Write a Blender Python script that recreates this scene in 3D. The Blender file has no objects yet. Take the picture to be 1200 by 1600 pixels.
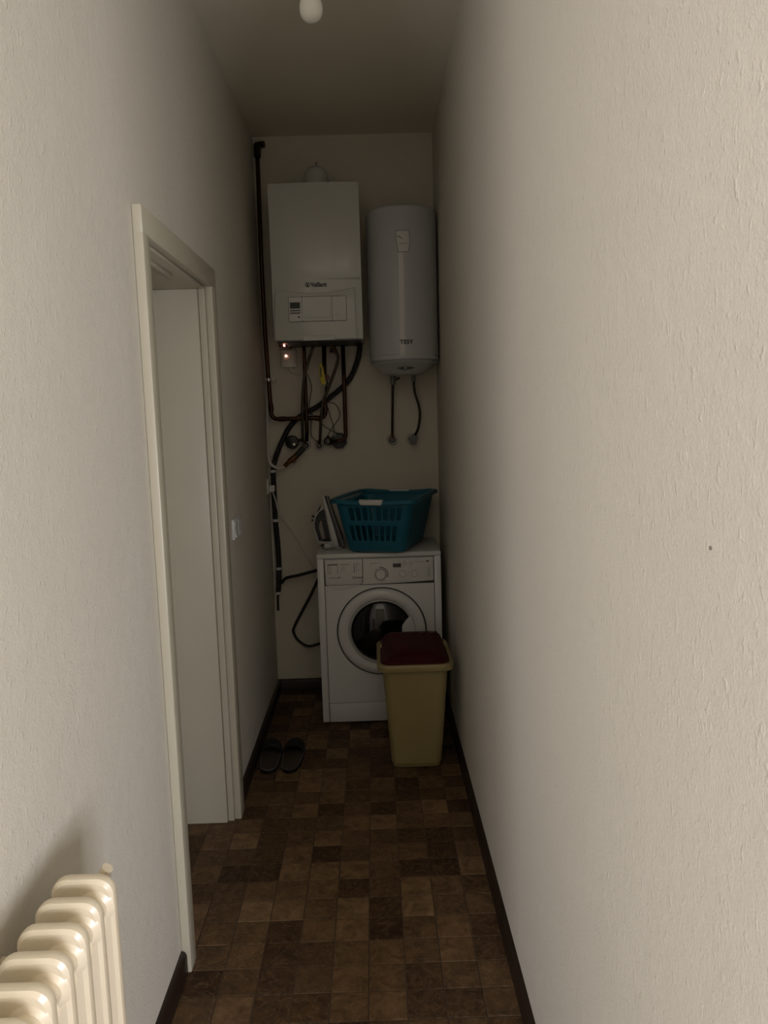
import bpy, bmesh, math, random
from mathutils import Vector, Matrix
random.seed(7)
S = bpy.context.scene
C = S.collection
PI = math.pi

# ------------------------------------------------------------------ camera
CAM_H = 1.5125
yaw, pitch, roll, FPX = 0.0102, 0.1282, -0.0291, 1205.0
fw = Vector((math.sin(yaw), math.cos(yaw), 0)); rt = Vector((math.cos(yaw), -math.sin(yaw), 0)); up = Vector((0, 0, 1))
w2 = fw*math.cos(pitch) - up*math.sin(pitch); u2 = up*math.cos(pitch) + fw*math.sin(pitch)
r3 = rt*math.cos(roll) + u2*math.sin(roll); u3 = u2*math.cos(roll) - rt*math.sin(roll)
cd = bpy.data.cameras.new('camera'); cam = bpy.data.objects.new('camera', cd); C.objects.link(cam)
cd.sensor_fit = 'VERTICAL'; cd.sensor_height = 36.0; cd.lens = 36.0*FPX/1600.0; cd.clip_start = 0.02
M = Matrix((r3, u3, -w2)).transposed().to_4x4(); M.translation = Vector((0, 0, CAM_H)); cam.matrix_world = M
S.camera = cam

# ------------------------------------------------------------------ world, light, exposure
wd = bpy.data.worlds.new('world'); S.world = wd; wd.use_nodes = True
bg = wd.node_tree.nodes['Background']; bg.inputs[0].default_value = (0.75, 0.87, 1.0, 1); bg.inputs[1].default_value = 0.4
S.view_settings.view_transform = 'Standard'; S.view_settings.look = 'None'
S.view_settings.exposure = 0.0; S.view_settings.gamma = 1.0; S.view_settings.use_curve_mapping = False

# daylight from two unseen windows behind the camera, added to light the corridor walls
RM = dict(x0=-2.40, x1=2.20, y0=-2.40, y1=0.30)          # the unseen room; the corridor opens out of its end wall
WINS = [dict(x0=-2.25, x1=-1.20, z0=0.60, z1=2.00, e=132.0), dict(x0=1.00, x1=2.05, z0=0.60, z1=2.00, e=174.0)]
for w in WINS:
    ld = bpy.data.lights.new('window_daylight', 'AREA'); ld.shape = 'RECTANGLE'
    ld.size = w['x1']-w['x0']-0.08; ld.size_y = w['z1']-w['z0']-0.08; ld.energy = w['e']; ld.color = (1.0, 0.975, 1.12)
    lo = bpy.data.objects.new('window_daylight', ld); C.objects.link(lo)
    lo.location = ((w['x0']+w['x1'])/2, RM['y0']-0.09, (w['z0']+w['z1'])/2); lo.rotation_euler = (PI/2, 0, 0)

# ------------------------------------------------------------------ dimensions (metres)
XL, XR, YB, YN, ZC = -0.5705, 0.3407, 4.127, RM['y1'], 2.916
WT = 0.26

# ------------------------------------------------------------------ materials
def nodes_of(m):
    m.use_nodes = True
    nt = m.node_tree; return nt, nt.nodes, nt.links, nt.nodes['Principled BSDF']
def mat(name, col, rough=0.5, metal=0.0, var=0.06, scale=18.0, bump=0.0, bscale=60.0, coat=0.0, spec=0.5):
    m = bpy.data.materials.new(name); nt, N, L, b = nodes_of(m)
    tc = N.new('ShaderNodeTexCoord'); n = N.new('ShaderNodeTexNoise'); n.inputs['Scale'].default_value = scale; n.inputs['Detail'].default_value = 4
    L.new(tc.outputs['Object'], n.inputs['Vector'])
    mx = N.new('ShaderNodeMix'); mx.data_type = 'RGBA'
    mx.inputs[6].default_value = tuple(c*(1-var) for c in col)+(1,); mx.inputs[7].default_value = tuple(min(1, c*(1+var)) for c in col)+(1,)
    L.new(n.outputs['Fac'], mx.inputs[0]); L.new(mx.outputs[2], b.inputs['Base Color'])
    b.inputs['Roughness'].default_value = rough; b.inputs['Metallic'].default_value = metal
    b.inputs['Specular IOR Level'].default_value = spec
    if coat: b.inputs['Coat Weight'].default_value = coat; b.inputs['Coat Roughness'].default_value = 0.06
    if bump:
        n2 = N.new('ShaderNodeTexNoise'); n2.inputs['Scale'].default_value = bscale; n2.inputs['Detail'].default_value = 3
        L.new(tc.outputs['Object'], n2.inputs['Vector'])
        bp = N.new('ShaderNodeBump'); bp.inputs['Strength'].default_value = bump; bp.inputs['Distance'].default_value = 0.003
        L.new(n2.outputs['Fac'], bp.inputs['Height']); L.new(bp.outputs['Normal'], b.inputs['Normal'])
    return m
def plaster(name, col, strength=0.5):
    """woodchip-like painted plaster: soft lumps plus sparse raised crumbs"""
    m = bpy.data.materials.new(name); nt, N, L, b = nodes_of(m)
    tc = N.new('ShaderNodeTexCoord')
    def noise(sc, det, rgh=0.55, sz=(1, 1, 1)):
        mp = N.new('ShaderNodeMapping'); mp.inputs['Scale'].default_value = sz; L.new(tc.outputs['Object'], mp.inputs['Vector'])
        n = N.new('ShaderNodeTexNoise'); n.inputs['Scale'].default_value = sc; n.inputs['Detail'].default_value = det; n.inputs['Roughness'].default_value = rgh
        L.new(mp.outputs[0], n.inputs['Vector']); return n.outputs['Fac']
    big = noise(2.2, 3); crumbs = noise(95, 2, 0.5, (1, 1, 0.75)); fine = noise(230, 3, 0.6); lumps = noise(22, 3)
    cr = N.new('ShaderNodeMapRange'); cr.inputs[1].default_value = 0.60; cr.inputs[2].default_value = 0.78; L.new(crumbs, cr.inputs[0])
    a = N.new('ShaderNodeMath'); a.operation = 'MULTIPLY_ADD'; a.inputs[1].default_value = 0.8; L.new(cr.outputs[0], a.inputs[0]); L.new(fine, a.inputs[2])
    a2 = N.new('ShaderNodeMath'); a2.operation = 'MULTIPLY_ADD'; a2.inputs[1].default_value = 1.6; L.new(lumps, a2.inputs[0]); L.new(a.outputs[0], a2.inputs[2])
    bp = N.new('ShaderNodeBump'); bp.inputs['Strength'].default_value = strength; bp.inputs['Distance'].default_value = 0.0022
    L.new(a2.outputs[0], bp.inputs['Height']); L.new(bp.outputs['Normal'], b.inputs['Normal'])
    mx = N.new('ShaderNodeMix'); mx.data_type = 'RGBA'
    mx.inputs[6].default_value = tuple(c*0.955 for c in col)+(1,); mx.inputs[7].default_value = tuple(min(1, c*1.045) for c in col)+(1,)
    L.new(big, mx.inputs[0]); L.new(mx.outputs[2], b.inputs['Base Color'])
    b.inputs['Roughness'].default_value = 0.85; b.inputs['Specular IOR Level'].default_value = 0.25
    return m
def tile_material():
    m = bpy.data.materials.new('brown_stone_tile'); nt, N, L, b = nodes_of(m)
    oi = N.new('ShaderNodeObjectInfo'); tc = N.new('ShaderNodeTexCoord')
    ra = N.new('ShaderNodeValToRGB'); e = ra.color_ramp.elements
    e[0].position = 0.0; e[0].color = (0.050, 0.024, 0.010, 1)
    e[1].position = 1.0; e[1].color = (0.215, 0.128, 0.062, 1)
    for p, c in ((0.25, (0.085, 0.045, 0.019, 1)), (0.5, (0.115, 0.065, 0.030, 1)), (0.8, (0.155, 0.088, 0.040, 1))):
        k = e.new(p); k.color = c
    L.new(oi.outputs['Random'], ra.inputs[0])
    off = N.new('ShaderNodeVectorMath'); off.operation = 'MULTIPLY_ADD'; off.inputs[1].default_value = (37, 53, 11)
    cmb = N.new('ShaderNodeCombineXYZ')
    for i in range(3): L.new(oi.outputs['Random'], cmb.inputs[i])
    L.new(cmb.outputs[0], off.inputs[0]); L.new(tc.outputs['Object'], off.inputs[2])
    n = N.new('ShaderNodeTexNoise'); n.inputs['Scale'].default_value = 22; n.inputs['Detail'].default_value = 7; n.inputs['Roughness'].default_value = 0.68; n.inputs['Distortion'].default_value = 0.9
    L.new(off.outputs[0], n.inputs['Vector'])
    mr = N.new('ShaderNodeMapRange'); mr.inputs[1].default_value = 0.3; mr.inputs[2].default_value = 0.72; mr.inputs[3].default_value = 0.45; mr.inputs[4].default_value = 1.5
    L.new(n.outputs['Fac'], mr.inputs[0])
    mu = N.new('ShaderNodeVectorMath'); mu.operation = 'SCALE'; L.new(ra.outputs[0], mu.inputs[0]); L.new(mr.outputs[0], mu.inputs['Scale'])
    v = N.new('ShaderNodeTexNoise'); v.inputs['Scale'].default_value = 13; v.inputs['Detail'].default_value = 5; v.inputs['Distortion'].default_value = 2.2
    L.new(off.outputs[0], v.inputs['Vector'])
    vr = N.new('ShaderNodeValToRGB'); ve = vr.color_ramp.elements
    ve[0].position = 0.47; ve[0].color = (0, 0, 0, 1); ve[1].position = 0.53; ve[1].color = (0, 0, 0, 1); k = ve.new(0.5); k.color = (1, 1, 1, 1)
    L.new(v.outputs['Fac'], vr.inputs[0])
    vm = N.new('ShaderNodeMath'); vm.operation = 'MULTIPLY'; vm.inputs[1].default_value = 0.30; L.new(vr.outputs[0], vm.inputs[0])
    mx = N.new('ShaderNodeMix'); mx.data_type = 'RGBA'; L.new(vm.outputs[0], mx.inputs[0]); L.new(mu.outputs[0], mx.inputs[6]); mx.inputs[7].default_value = (0.29, 0.19, 0.10, 1)
    L.new(mx.outputs[2], b.inputs['Base Color'])
    bp = N.new('ShaderNodeBump'); bp.inputs['Strength'].default_value = 0.45; bp.inputs['Distance'].default_value = 0.0015; L.new(n.outputs['Fac'], bp.inputs['Height']); L.new(bp.outputs['Normal'], b.inputs['Normal'])
    b.inputs['Roughness'].default_value = 0.62; b.inputs['Specular IOR Level'].default_value = 0.3
    return m
def emission(name, col, st):
    m = bpy.data.materials.new(name); nt, N, L, b = nodes_of(m)
    b.inputs['Base Color'].default_value = col+(1,); b.inputs['Emission Color'].default_value = col+(1,); b.inputs['Emission Strength'].default_value = st
    return m
def thin_glass(name):
    m = bpy.data.materials.new(name); nt, N, L, b = nodes_of(m)
    t = N.new('ShaderNodeBsdfTransparent'); t.inputs[0].default_value = (0.96, 0.98, 0.97, 1); g = N.new('ShaderNodeBsdfGlossy'); g.inputs['Roughness'].default_value = 0.02
    mx = N.new('ShaderNodeMixShader'); mx.inputs[0].default_value = 0.06
    L.new(t.outputs[0], mx.inputs[1]); L.new(g.outputs[0], mx.inputs[2]); L.new(mx.outputs[0], N['Material Output'].inputs['Surface'])
    return m
WALLC = (0.705, 0.657, 0.553)
MT = {}
MT['wall'] = plaster('painted_plaster', WALLC, 0.55)
MT['backwall'] = plaster('painted_plaster_end', WALLC, 0.3)
MT['room'] = plaster('painted_plaster_room', (0.38, 0.355, 0.30), 0.4)
MT['ceil'] = plaster('painted_ceiling', (0.79, 0.74, 0.61), 0.22)
MT['tile'] = tile_material()
MT['grout'] = mat('tile_grout', (0.085, 0.057, 0.034), 0.9, var=0.25, scale=9)
MT['base'] = mat('dark_brown_skirting', (0.020, 0.0105, 0.006), 0.45, var=0.3, scale=14)
MT['paint'] = mat('cream_door_paint', (0.545, 0.50, 0.375), 0.38, var=0.03, scale=6, bump=0.05, bscale=14)
MT['enamel'] = mat('white_enamel', (0.74, 0.735, 0.71), 0.22, var=0.02, scale=4, coat=0.4)
MT['enamel2'] = mat('white_plastic_panel', (0.71, 0.70, 0.67), 0.35, var=0.02, scale=5)
MT['boiler'] = mat('boiler_white', (0.62, 0.62, 0.575), 0.26, var=0.02, scale=4, coat=0.25)
MT['heater'] = mat('heater_grey_white', (0.55, 0.555, 0.55), 0.32, var=0.02, scale=4, coat=0.2)
MT['grey'] = mat('mid_grey_plastic', (0.20, 0.20, 0.19), 0.5)
MT['lgrey'] = mat('light_grey_plastic', (0.46, 0.455, 0.43), 0.45)
MT['black'] = mat('black_plastic', (0.010, 0.010, 0.011), 0.4)
MT['rubber'] = mat('black_corrugated_rubber', (0.009, 0.0095, 0.009), 0.5, bump=0.3, bscale=90)
MT['seam'] = mat('dark_seam', (0.05, 0.048, 0.044), 0.8)
MT['print'] = mat('dark_grey_print', (0.06, 0.06, 0.058), 0.7)
MT['glassblack'] = mat('dark_door_glass', (0.004, 0.004, 0.0045), 0.07, spec=0.6)
MT['lcd'] = mat('lcd_green_grey', (0.035, 0.045, 0.033), 0.5)
MT['copper'] = mat('tarnished_copper', (0.075, 0.036, 0.021), 0.27, 0.9, var=0.35, scale=24)
MT['copperdk'] = mat('dark_painted_pipe', (0.022, 0.013, 0.009), 0.32, 0.4, var=0.3, scale=24)
MT['braid'] = mat('braided_steel_hose', (0.085, 0.062, 0.046), 0.36, 0.8, var=0.5, scale=300)
MT['brass'] = mat('dull_brass', (0.17, 0.085, 0.035), 0.4, 0.9, var=0.2)
MT['chrome'] = mat('chrome', (0.72, 0.70, 0.67), 0.14, 1.0, var=0.03)
MT['yellow'] = mat('yellow_lever_coating', (0.62, 0.50, 0.03), 0.45)
MT['darkred'] = mat('dark_red_plastic', (0.09, 0.010, 0.010), 0.5)
MT['winered'] = mat('wine_red_lid_plastic', (0.050, 0.0045, 0.005), 0.5, spec=0.2)
MT['bin'] = mat('beige_yellow_bin_plastic', (0.335, 0.265, 0.115), 0.45, var=0.03)
MT['teal'] = mat('teal_blue_basket_plastic', (0.004, 0.118, 0.185), 0.40)
MT['whitepl'] = mat('white_plastic', (0.70, 0.69, 0.66), 0.4, var=0.02)
MT['offpipe'] = mat('off_white_pipe', (0.70, 0.665, 0.59), 0.4)
MT['rad'] = mat('cream_radiator_enamel', (0.80, 0.69, 0.50), 0.28, var=0.04, scale=10, coat=0.2)
MT['felt'] = mat('dark_felt', (0.012, 0.010, 0.009), 0.95, bump=0.4, bscale=200)
MT['insole'] = mat('brown_insole', (0.048, 0.032, 0.020), 0.8)
MT['piping'] = mat('grey_slipper_edge', (0.075, 0.07, 0.065), 0.7)
MT['bulb'] = mat('opal_bulb_glass', (0.86, 0.84, 0.78), 0.25, var=0.01)
MT['led'] = emission('red_led', (1.0, 0.42, 0.30), 14.0)
MT['zinc'] = mat('bright_zinc', (0.90, 0.88, 0.84), 0.42, 0.6)
MT['darkmetal'] = mat('dark_nickel', (0.05, 0.045, 0.04), 0.3, 0.9)
MT['chip'] = mat('bare_plaster_chip', (0.26, 0.23, 0.19), 0.9)
MT['glass'] = thin_glass('window_glass')

# ------------------------------------------------------------------ mesh helpers
def finish(name, bm, m, parent=None, smooth=None, off=None, local=False):
    bmesh.ops.recalc_face_normals(bm, faces=bm.faces)
    if parent is not None and not local:
        p = parent; o_ = Vector((0, 0, 0))
        while p is not None: o_ += p.location; p = p.parent
        bmesh.ops.translate(bm, verts=bm.verts, vec=-o_)
    me = bpy.data.meshes.new(name); bm.to_mesh(me); bm.free()
    if smooth is not None:
        me.shade_smooth() if smooth == 'all' else me.set_sharp_from_angle(angle=math.radians(smooth))
        if smooth != 'all': pass
    me.materials.append(MT[m] if isinstance(m, str) else m)
    o = bpy.data.objects.new(name, me); C.objects.link(o)
    if parent is not None: o.parent = parent
    return o
def thing(name, label, cat, loc=(0, 0, 0), group=None, rz=0.0):
    o = bpy.data.objects.new(name, None); C.objects.link(o); o.location = loc; o.rotation_euler = (0, 0, rz); o.empty_display_size = 0.05
    o['label'] = label; o['category'] = cat
    if group: o['group'] = group
    return o
def tag(o, label, cat, group=None):
    o['label'] = label; o['category'] = cat
    if group: o['group'] = group
    return o
def struct(o, label=None, cat=None):
    o['kind'] = 'structure'
    if label: o['label'] = label; o['category'] = cat
    return o
def NB(): return bmesh.new()
def box(bm, x0, x1, y0, y1, z0, z1, bev=0.0, seg=2):
    r = bmesh.ops.create_cube(bm, size=1.0); vs = r['verts']
    for v in vs:
        v.co = Vector((x0 if v.co.x < 0 else x1, y0 if v.co.y < 0 else y1, z0 if v.co.z < 0 else z1))
    if bev > 0:
        es = set()
        for v in vs: es.update(v.link_edges)
        bmesh.ops.bevel(bm, geom=list(es), offset=bev, segments=seg, profile=0.5, affect='EDGES')
    return bm
def prism(bm, pts, axis, a0, a1, bev=0.0, seg=2):
    """pts: 2-D outline; axis 'y': (x,z), 'z': (x,y), 'x': (y,z)"""
    def co(p, a):
        return {'y': (p[0], a, p[1]), 'z': (p[0], p[1], a), 'x': (a, p[0], p[1])}[axis]
    A = [bm.verts.new(co(p, a0)) for p in pts]; B = [bm.verts.new(co(p, a1)) for p in pts]
    fs = [bm.faces.new(A), bm.faces.new(B[::-1])]
    n = len(pts)
    for i in range(n): bm.faces.new((A[i], B[i], B[(i+1) % n], A[(i+1) % n]))
    if bev > 0:
        es = set(fs[0].edges) | set(fs[1].edges)
        bmesh.ops.recalc_face_normals(bm, faces=bm.faces)
        bmesh.ops.bevel(bm, geom=list(es), offset=bev, segments=seg, profile=0.5, affect='EDGES')
    return bm
def rrect(x0, x1, y0, y1, r, n=5):
    pts = []
    for cx, cy, a in ((x1-r, y1-r, 0), (x0+r, y1-r, PI/2), (x0+r, y0+r, PI), (x1-r, y0+r, 1.5*PI)):
        for k in range(n+1):
            t = a + k*PI/2/n; pts.append((cx+r*math.cos(t), cy+r*math.sin(t)))
    return pts
def circle(cx, cy, r, n=32, a0=0.0): return [(cx+r*math.cos(a0+2*PI*k/n), cy+r*math.sin(a0+2*PI*k/n)) for k in range(n)]
def lathe(bm, prof, centre, axis='z', n=32, a0=0.0, a1=2*PI, cap=True):
    """prof: (radius, height) list revolved about an axis through centre"""
    full = abs(a1-a0-2*PI) < 1e-6; cnt = n if full else n+1
    rings = []
    for r, h in prof:
        ring = []
        if r < 1e-6:
            v = [(0, 0, h)]
        else:
            v = [(r*math.cos(a0+(a1-a0)*k/n), r*math.sin(a0+(a1-a0)*k/n), h) for k in range(cnt)]
        for x, y, z in v:
            p = {'z': (x, y, z), 'y': (x, z, y), 'x': (z, x, y)}[axis]
            ring.append(bm.verts.new(Vector(p)+Vector(centre)))
        rings.append(ring)
    for A, B in zip(rings, rings[1:]):
        if len(A) == 1 and len(B) == 1: continue
        for k in range(n):
            k2 = (k+1) % cnt
            if len(A) == 1: bm.faces.new((A[0], B[k], B[k2]))
            elif len(B) == 1: bm.faces.new((A[k], A[k2], B[0]))
            else: bm.faces.new((A[k], B[k], B[k2], A[k2]))
    if cap and full:
        for R in (rings[0], rings[-1]):
            if len(R) > 2: bm.faces.new(R)
    return bm
def catmull(pts, n=8):
    P = [Vector(p) for p in pts]; P = [P[0]*2-P[1]]+P+[P[-1]*2-P[-2]]; out = []
    for i in range(1, len(P)-2):
        for k in range(n):
            t = k/n; a, b, c, d = P[i-1:i+3]
            out.append(0.5*((2*b)+(c-a)*t+(2*a-5*b+4*c-d)*t*t+(3*b-a-3*c+d)*t**3))
    out.append(P[-2]); return out
def fillet(pts, r, n=5):
    P = [Vector(p) for p in pts]; out = [P[0]]
    for i in range(1, len(P)-1):
        a = (P[i-1]-P[i]); b = (P[i+1]-P[i]); d = min(r, a.length*0.45, b.length*0.45)
        s = P[i]+a.normalized()*d; e = P[i]+b.normalized()*d
        for k in range(n+1):
            t = k/n; out.append(s*(1-t)**2+P[i]*2*t*(1-t)+e*t*t)
    out.append(P[-1]); return out
def tube(bm, pts, r, n=10, ribs=0.0, pitch=0.01):
    pts = [Vector(p) for p in pts]; rings = []; nrm = None
    if ribs:
        dense = []; acc = 0
        for a, b in zip(pts, pts[1:]):
            k = max(1, int((b-a).length/(pitch/2)))
            dense += [a.lerp(b, i/k) for i in range(k)]
        pts = dense+[pts[-1]]
    for i, p in enumerate(pts):
        t = (pts[min(i+1, len(pts)-1)]-pts[max(i-1, 0)]).normalized()
        if nrm is None:
            nrm = t.orthogonal().normalized()
        nrm = (nrm-t*nrm.dot(t)).normalized(); bi = t.cross(nrm)
        rr = r*(1-ribs) if (ribs and i % 2) else r
        rings.append([bm.verts.new(p+nrm*rr*math.cos(2*PI*k/n)+bi*rr*math.sin(2*PI*k/n)) for k in range(n)])
    for A, B in zip(rings, rings[1:]):
        for k in range(n): bm.faces.new((A[k], A[(k+1) % n], B[(k+1) % n], B[k]))
    bm.faces.new(rings[0][::-1]); bm.faces.new(rings[-1]); return bm
def cyl(bm, p0, p1, r, n=20): return tube(bm, [p0, p1], r, n)
def text(name, body, m, parent, x, y, z, size, bend=None, ext=0.0006, bold=0.0, width=None):
    """raised lettering facing -Y, left-bottom at (x, z) on plane y"""
    cu = bpy.data.curves.new(name, 'FONT'); cu.body = body; cu.size = size; cu.extrude = ext; cu.offset = bold
    t = bpy.data.objects.new(name, cu); C.objects.link(t)
    dg = bpy.context.evaluated_depsgraph_get(); me = bpy.data.meshes.new_from_object(t.evaluated_get(dg))
    bm = bmesh.new(); bm.from_mesh(me); bpy.data.objects.remove(t); bpy.data.curves.remove(cu); bpy.data.meshes.remove(me)
    xs = [v.co.x for v in bm.verts]; sx = width/(max(xs)-min(xs)) if width else 1.0; x_off = min(xs)
    for v in bm.verts:
        px, py, pz = (v.co.x-x_off)*sx, v.co.y, v.co.z
        wx = x+px; wy = y-pz
        if bend: wy = bend(wx)-0.0004-pz
        v.co = Vector((wx, wy, z+py))
    return finish(name, bm, m, parent)

# ------------------------------------------------------------------ the room shell
def wall_yz(name, x0, x1, outline, m):
    bm = NB(); prism(bm, outline, 'x', x0, x1); return finish(name, bm, m)
DY0, DY1, DZ = 2.005, 2.760, 1.965           # door opening in the left wall
bm = NB()
prism(bm, [(YN, 0), (DY0, 0), (DY0, DZ), (DY1, DZ), (DY1, 0), (YB+0.1, 0), (YB+0.1, ZC), (YN, ZC)], 'x', XL-WT, XL)
struct(finish('wall_left', bm, 'wall'))
bm = NB(); box(bm, XR, XR+0.12, YN, YB+0.1, 0, ZC); wall_right = struct(finish('wall_right', bm, 'wall'))
bm = NB(); box(bm, XL, XR, YB, YB+0.1, 0, ZC); struct(finish('wall_back', bm, 'backwall'))
bm = NB(); box(bm, XL-WT, XR+0.12, YN, YB+0.1, ZC, ZC+0.1); struct(finish('ceiling', bm, 'ceil'))
# unseen room behind the camera, its far-wall windows placed to shape the corridor light
R_ = RM
bm = NB(); box(bm, R_['x0'], XL-WT, YN, YN+0.12, 0, ZC); struct(finish('wall_mouth_left', bm, 'wall'))
bm = NB(); box(bm, XR+0.12, R_['x1'], YN, YN+0.12, 0, ZC); struct(finish('wall_mouth_right', bm, 'wall'))
bm = NB(); box(bm, R_['x0'], R_['x1'], R_['y0'], YN, ZC, ZC+0.1); struct(finish('ceiling', bm, 'ceil'))
bm = NB(); box(bm, R_['x0']-0.1, R_['x0'], R_['y0']-0.12, YN+0.12, 0, ZC); struct(finish('wall_room_left', bm, 'room'))
bm = NB(); box(bm, R_['x1'], R_['x1']+0.1, R_['y0']-0.12, YN+0.12, 0, ZC); struct(finish('wall_room_right', bm, 'room'))
bm = NB(); ya, yb = R_['y0']-0.12, R_['y0']; xs = [R_['x0'], WINS[0]['x0'], WINS[0]['x1'], WINS[1]['x0'], WINS[1]['x1'], R_['x1']]
for k in (0, 2, 4): box(bm, xs[k], xs[k+1], ya, yb, 0, ZC)
for w in WINS: box(bm, w['x0'], w['x1'], ya, yb, 0, w['z0']); box(bm, w['x0'], w['x1'], ya, yb, w['z1'], ZC)
struct(finish('wall_front', bm, 'room'))
for i, w in enumerate(WINS):
    win = bpy.data.objects.new('window_%d' % (i+1), None); C.objects.link(win); win.location = ((w['x0']+w['x1'])/2, R_['y0'], w['z0']); struct(win)
    ym = R_['y0']-0.04; f0, f1 = ym-0.025, ym+0.025; xm = (w['x0']+w['x1'])/2
    bm = NB(); box(bm, w['x0'], w['x0']+0.04, f0, f1, w['z0'], w['z1']); box(bm, w['x1']-0.04, w['x1'], f0, f1, w['z0'], w['z1'])
    box(bm, w['x0']+0.04, w['x1']-0.04, f0, f1, w['z0'], w['z0']+0.04); box(bm, w['x0']+0.04, w['x1']-0.04, f0, f1, w['z1']-0.04, w['z1']); box(bm, xm-0.03, xm+0.03, f0, f1, w['z0']+0.04, w['z1']-0.04)
    finish('window_frame', bm, 'whitepl', win)
    for xa, xb in ((w['x0']+0.04, xm-0.03), (xm+0.03, w['x1']-0.04)):
        bm = NB(); box(bm, xa, xb, ym-0.003, ym+0.003, w['z0']+0.04, w['z1']-0.04); finish('pane', bm, 'glass', win)

# floor: grout bed with single tiles laid on it
bm = NB(); box(bm, XL-WT, XR, YN, YB, -0.03, -0.0022); box(bm, RM['x0'], RM['x1'], RM['y0'], YN, -0.03, -0.0022); floor = struct(finish('floor', bm, 'grout'))
TX0, TY0, TP, G = 0.042, 0.057, 0.1, 0.0032
meshes = {}
def tile_mesh(w, d):
    key = (round(w, 4), round(d, 4))
    if key not in meshes:
        b = NB(); box(b, -w/2, w/2, -d/2, d/2, -0.008, 0.0)
        top = [e for e in b.edges if all(v.co.z > -0.001 for v in e.verts)]
        bmesh.ops.bevel(b, geom=top, offset=0.0012, segments=1, affect='EDGES')
        me = bpy.data.meshes.new('tile'); b.to_mesh(me); b.free(); me.materials.append(MT['tile']); meshes[key] = me
    return meshes[key]
def lay(x0, x1, y0, y1):
    w, d = x1-x0-G, y1-y0-G
    if w < 0.012 or d < 0.012: return
    o = bpy.data.objects.new('tile', tile_mesh(w, d)); C.objects.link(o); o.parent = floor
    o.location = ((x0+x1)/2, (y0+y1)/2, random.uniform(-0.0007, 0.0)); o.rotation_euler = (random.uniform(-0.003, 0.003), random.uniform(-0.003, 0.003), 0)
NEAR = TY0+16*TP
for j in range(16, 42):
    y0, y1 = TY0+j*TP, min(TY0+(j+1)*TP, YB)
    for i in range(-6, 3):
        lay(max(TX0+i*TP, XL), min(TX0+(i+1)*TP, XR), y0, y1)
    if y1 > DY0 and y0 < DY1:
        for i in (-9, -8, -7): lay(max(TX0+i*TP, XL-WT), min(TX0+(i+1)*TP, XL+0.0125), max(y0, DY0), min(y1, DY1))
bm = NB()
for j in range(-25, 16):
    for i in range(-25, 22):
        x0, x1, y0, y1 = TX0+i*TP, TX0+(i+1)*TP, max(TY0+j*TP, RM['y0']), TY0+(j+1)*TP
        lim = (RM['x0'], RM['x1']) if (y0+y1)/2 < YN else (XL, XR)
        x0 = max(x0, lim[0]); x1 = min(x1, lim[1])
        if y1-y0 > 0.01 and x1-x0 > 0.01: box(bm, x0+G/2, x1-G/2, y0+G/2, y1-G/2, -0.008, -0.0003)
o = finish('tile_field', bm, 'tile', floor); o['kind'] = 'stuff'

# skirting boards
HB, TB = 0.066, 0.0155
def skirting(name, a0, a1, side):
    pr_ = [(0, 0), (TB, 0), (TB, HB-0.014), (TB-0.003, HB-0.006), (TB-0.008, HB-0.001), (0, HB)]
    bm = NB()
    if side == 'L':
        A = [(XL+p[0], p[1]) for p in pr_]; prism(bm, A, 'y', a0, a1)
    elif side == 'R':
        A = [(XR-p[0], p[1]) for p in pr_]; prism(bm, A, 'y', a0, a1)
    else:
        A = [(YB-p[0], p[1]) for p in pr_]; prism(bm, A, 'x', a0, a1)
    return struct(finish(name, bm, 'base', smooth=50))
skirting('baseboard_left', YN, 1.949, 'L'); skirting('baseboard_left', 2.831, YB-TB, 'L')
skirting('baseboard_right', YN, YB-TB, 'R'); skirting('baseboard_back', XL, XR, 'B')
# small chip in the plaster of the right wall
bm = NB(); prism(bm, [(0.769, 1.3655), (0.7725, 1.368), (0.7755, 1.3665), (0.775, 1.3635), (0.771, 1.3635)], 'x', XR-0.0008, XR+0.001)
finish('plaster_chip', bm, 'chip', wall_right)

# door: casing, lining and leaf deep in the reveal
door = bpy.data.objects.new('door_1', None); C.objects.link(door); door.location = (XL, (DY0+DY1)/2, 0); struct(door)
CT = 0.0255
def board(name, x0, x1, y0, y1, z0, z1, m='paint', bev=0.004, par=door):
    bm = NB(); box(bm, x0, x1, y0, y1, z0, z1, bev, 2); return finish(name, bm, m, par, smooth=40)
board('casing_post', XL+0.0005, XL+CT, 1.950, DY0+0.002, 0, 1.967); board('casing_post', XL+0.0005, XL+CT, DY1-0.002, 2.830, 0, 1.967)
board('casing_head', XL+0.0005, XL+CT, 1.950, 2.830, 1.962, 2.031)
JX = XL-0.022
board('jamb', XL-0.235, XL, DY0, DY0+0.012, 0, DZ); board('jamb', JX, XL, DY1-0.012, DY1, 0, DZ, bev=0.002); board('jamb_head', XL-0.235, XL, DY0+0.012, DY1-0.012, DZ-0.012, DZ)
board('lining_panel', XL-0.235, JX-0.001, DY1-0.026, DY1, 0, DZ-0.012, bev=0.003)
board('stop_strip', XL-0.052, XL-0.034, DY0+0.05, DY1-0.30, DZ-0.026, DZ-0.0125)
leaf = board('leaf', XL-0.232, XL-0.190, DY0+0.014, DY1-0.028, 0.006, DZ-0.015)
bm = NB(); y = DY0+0.07; tube(bm, fillet([(XL-0.19, y, 1.02), (XL-0.14, y, 1.02), (XL-0.14, y+0.11, 1.02)], 0.02), 0.009, 12); finish('handle', bm, 'chrome', leaf, smooth='all')

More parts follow.
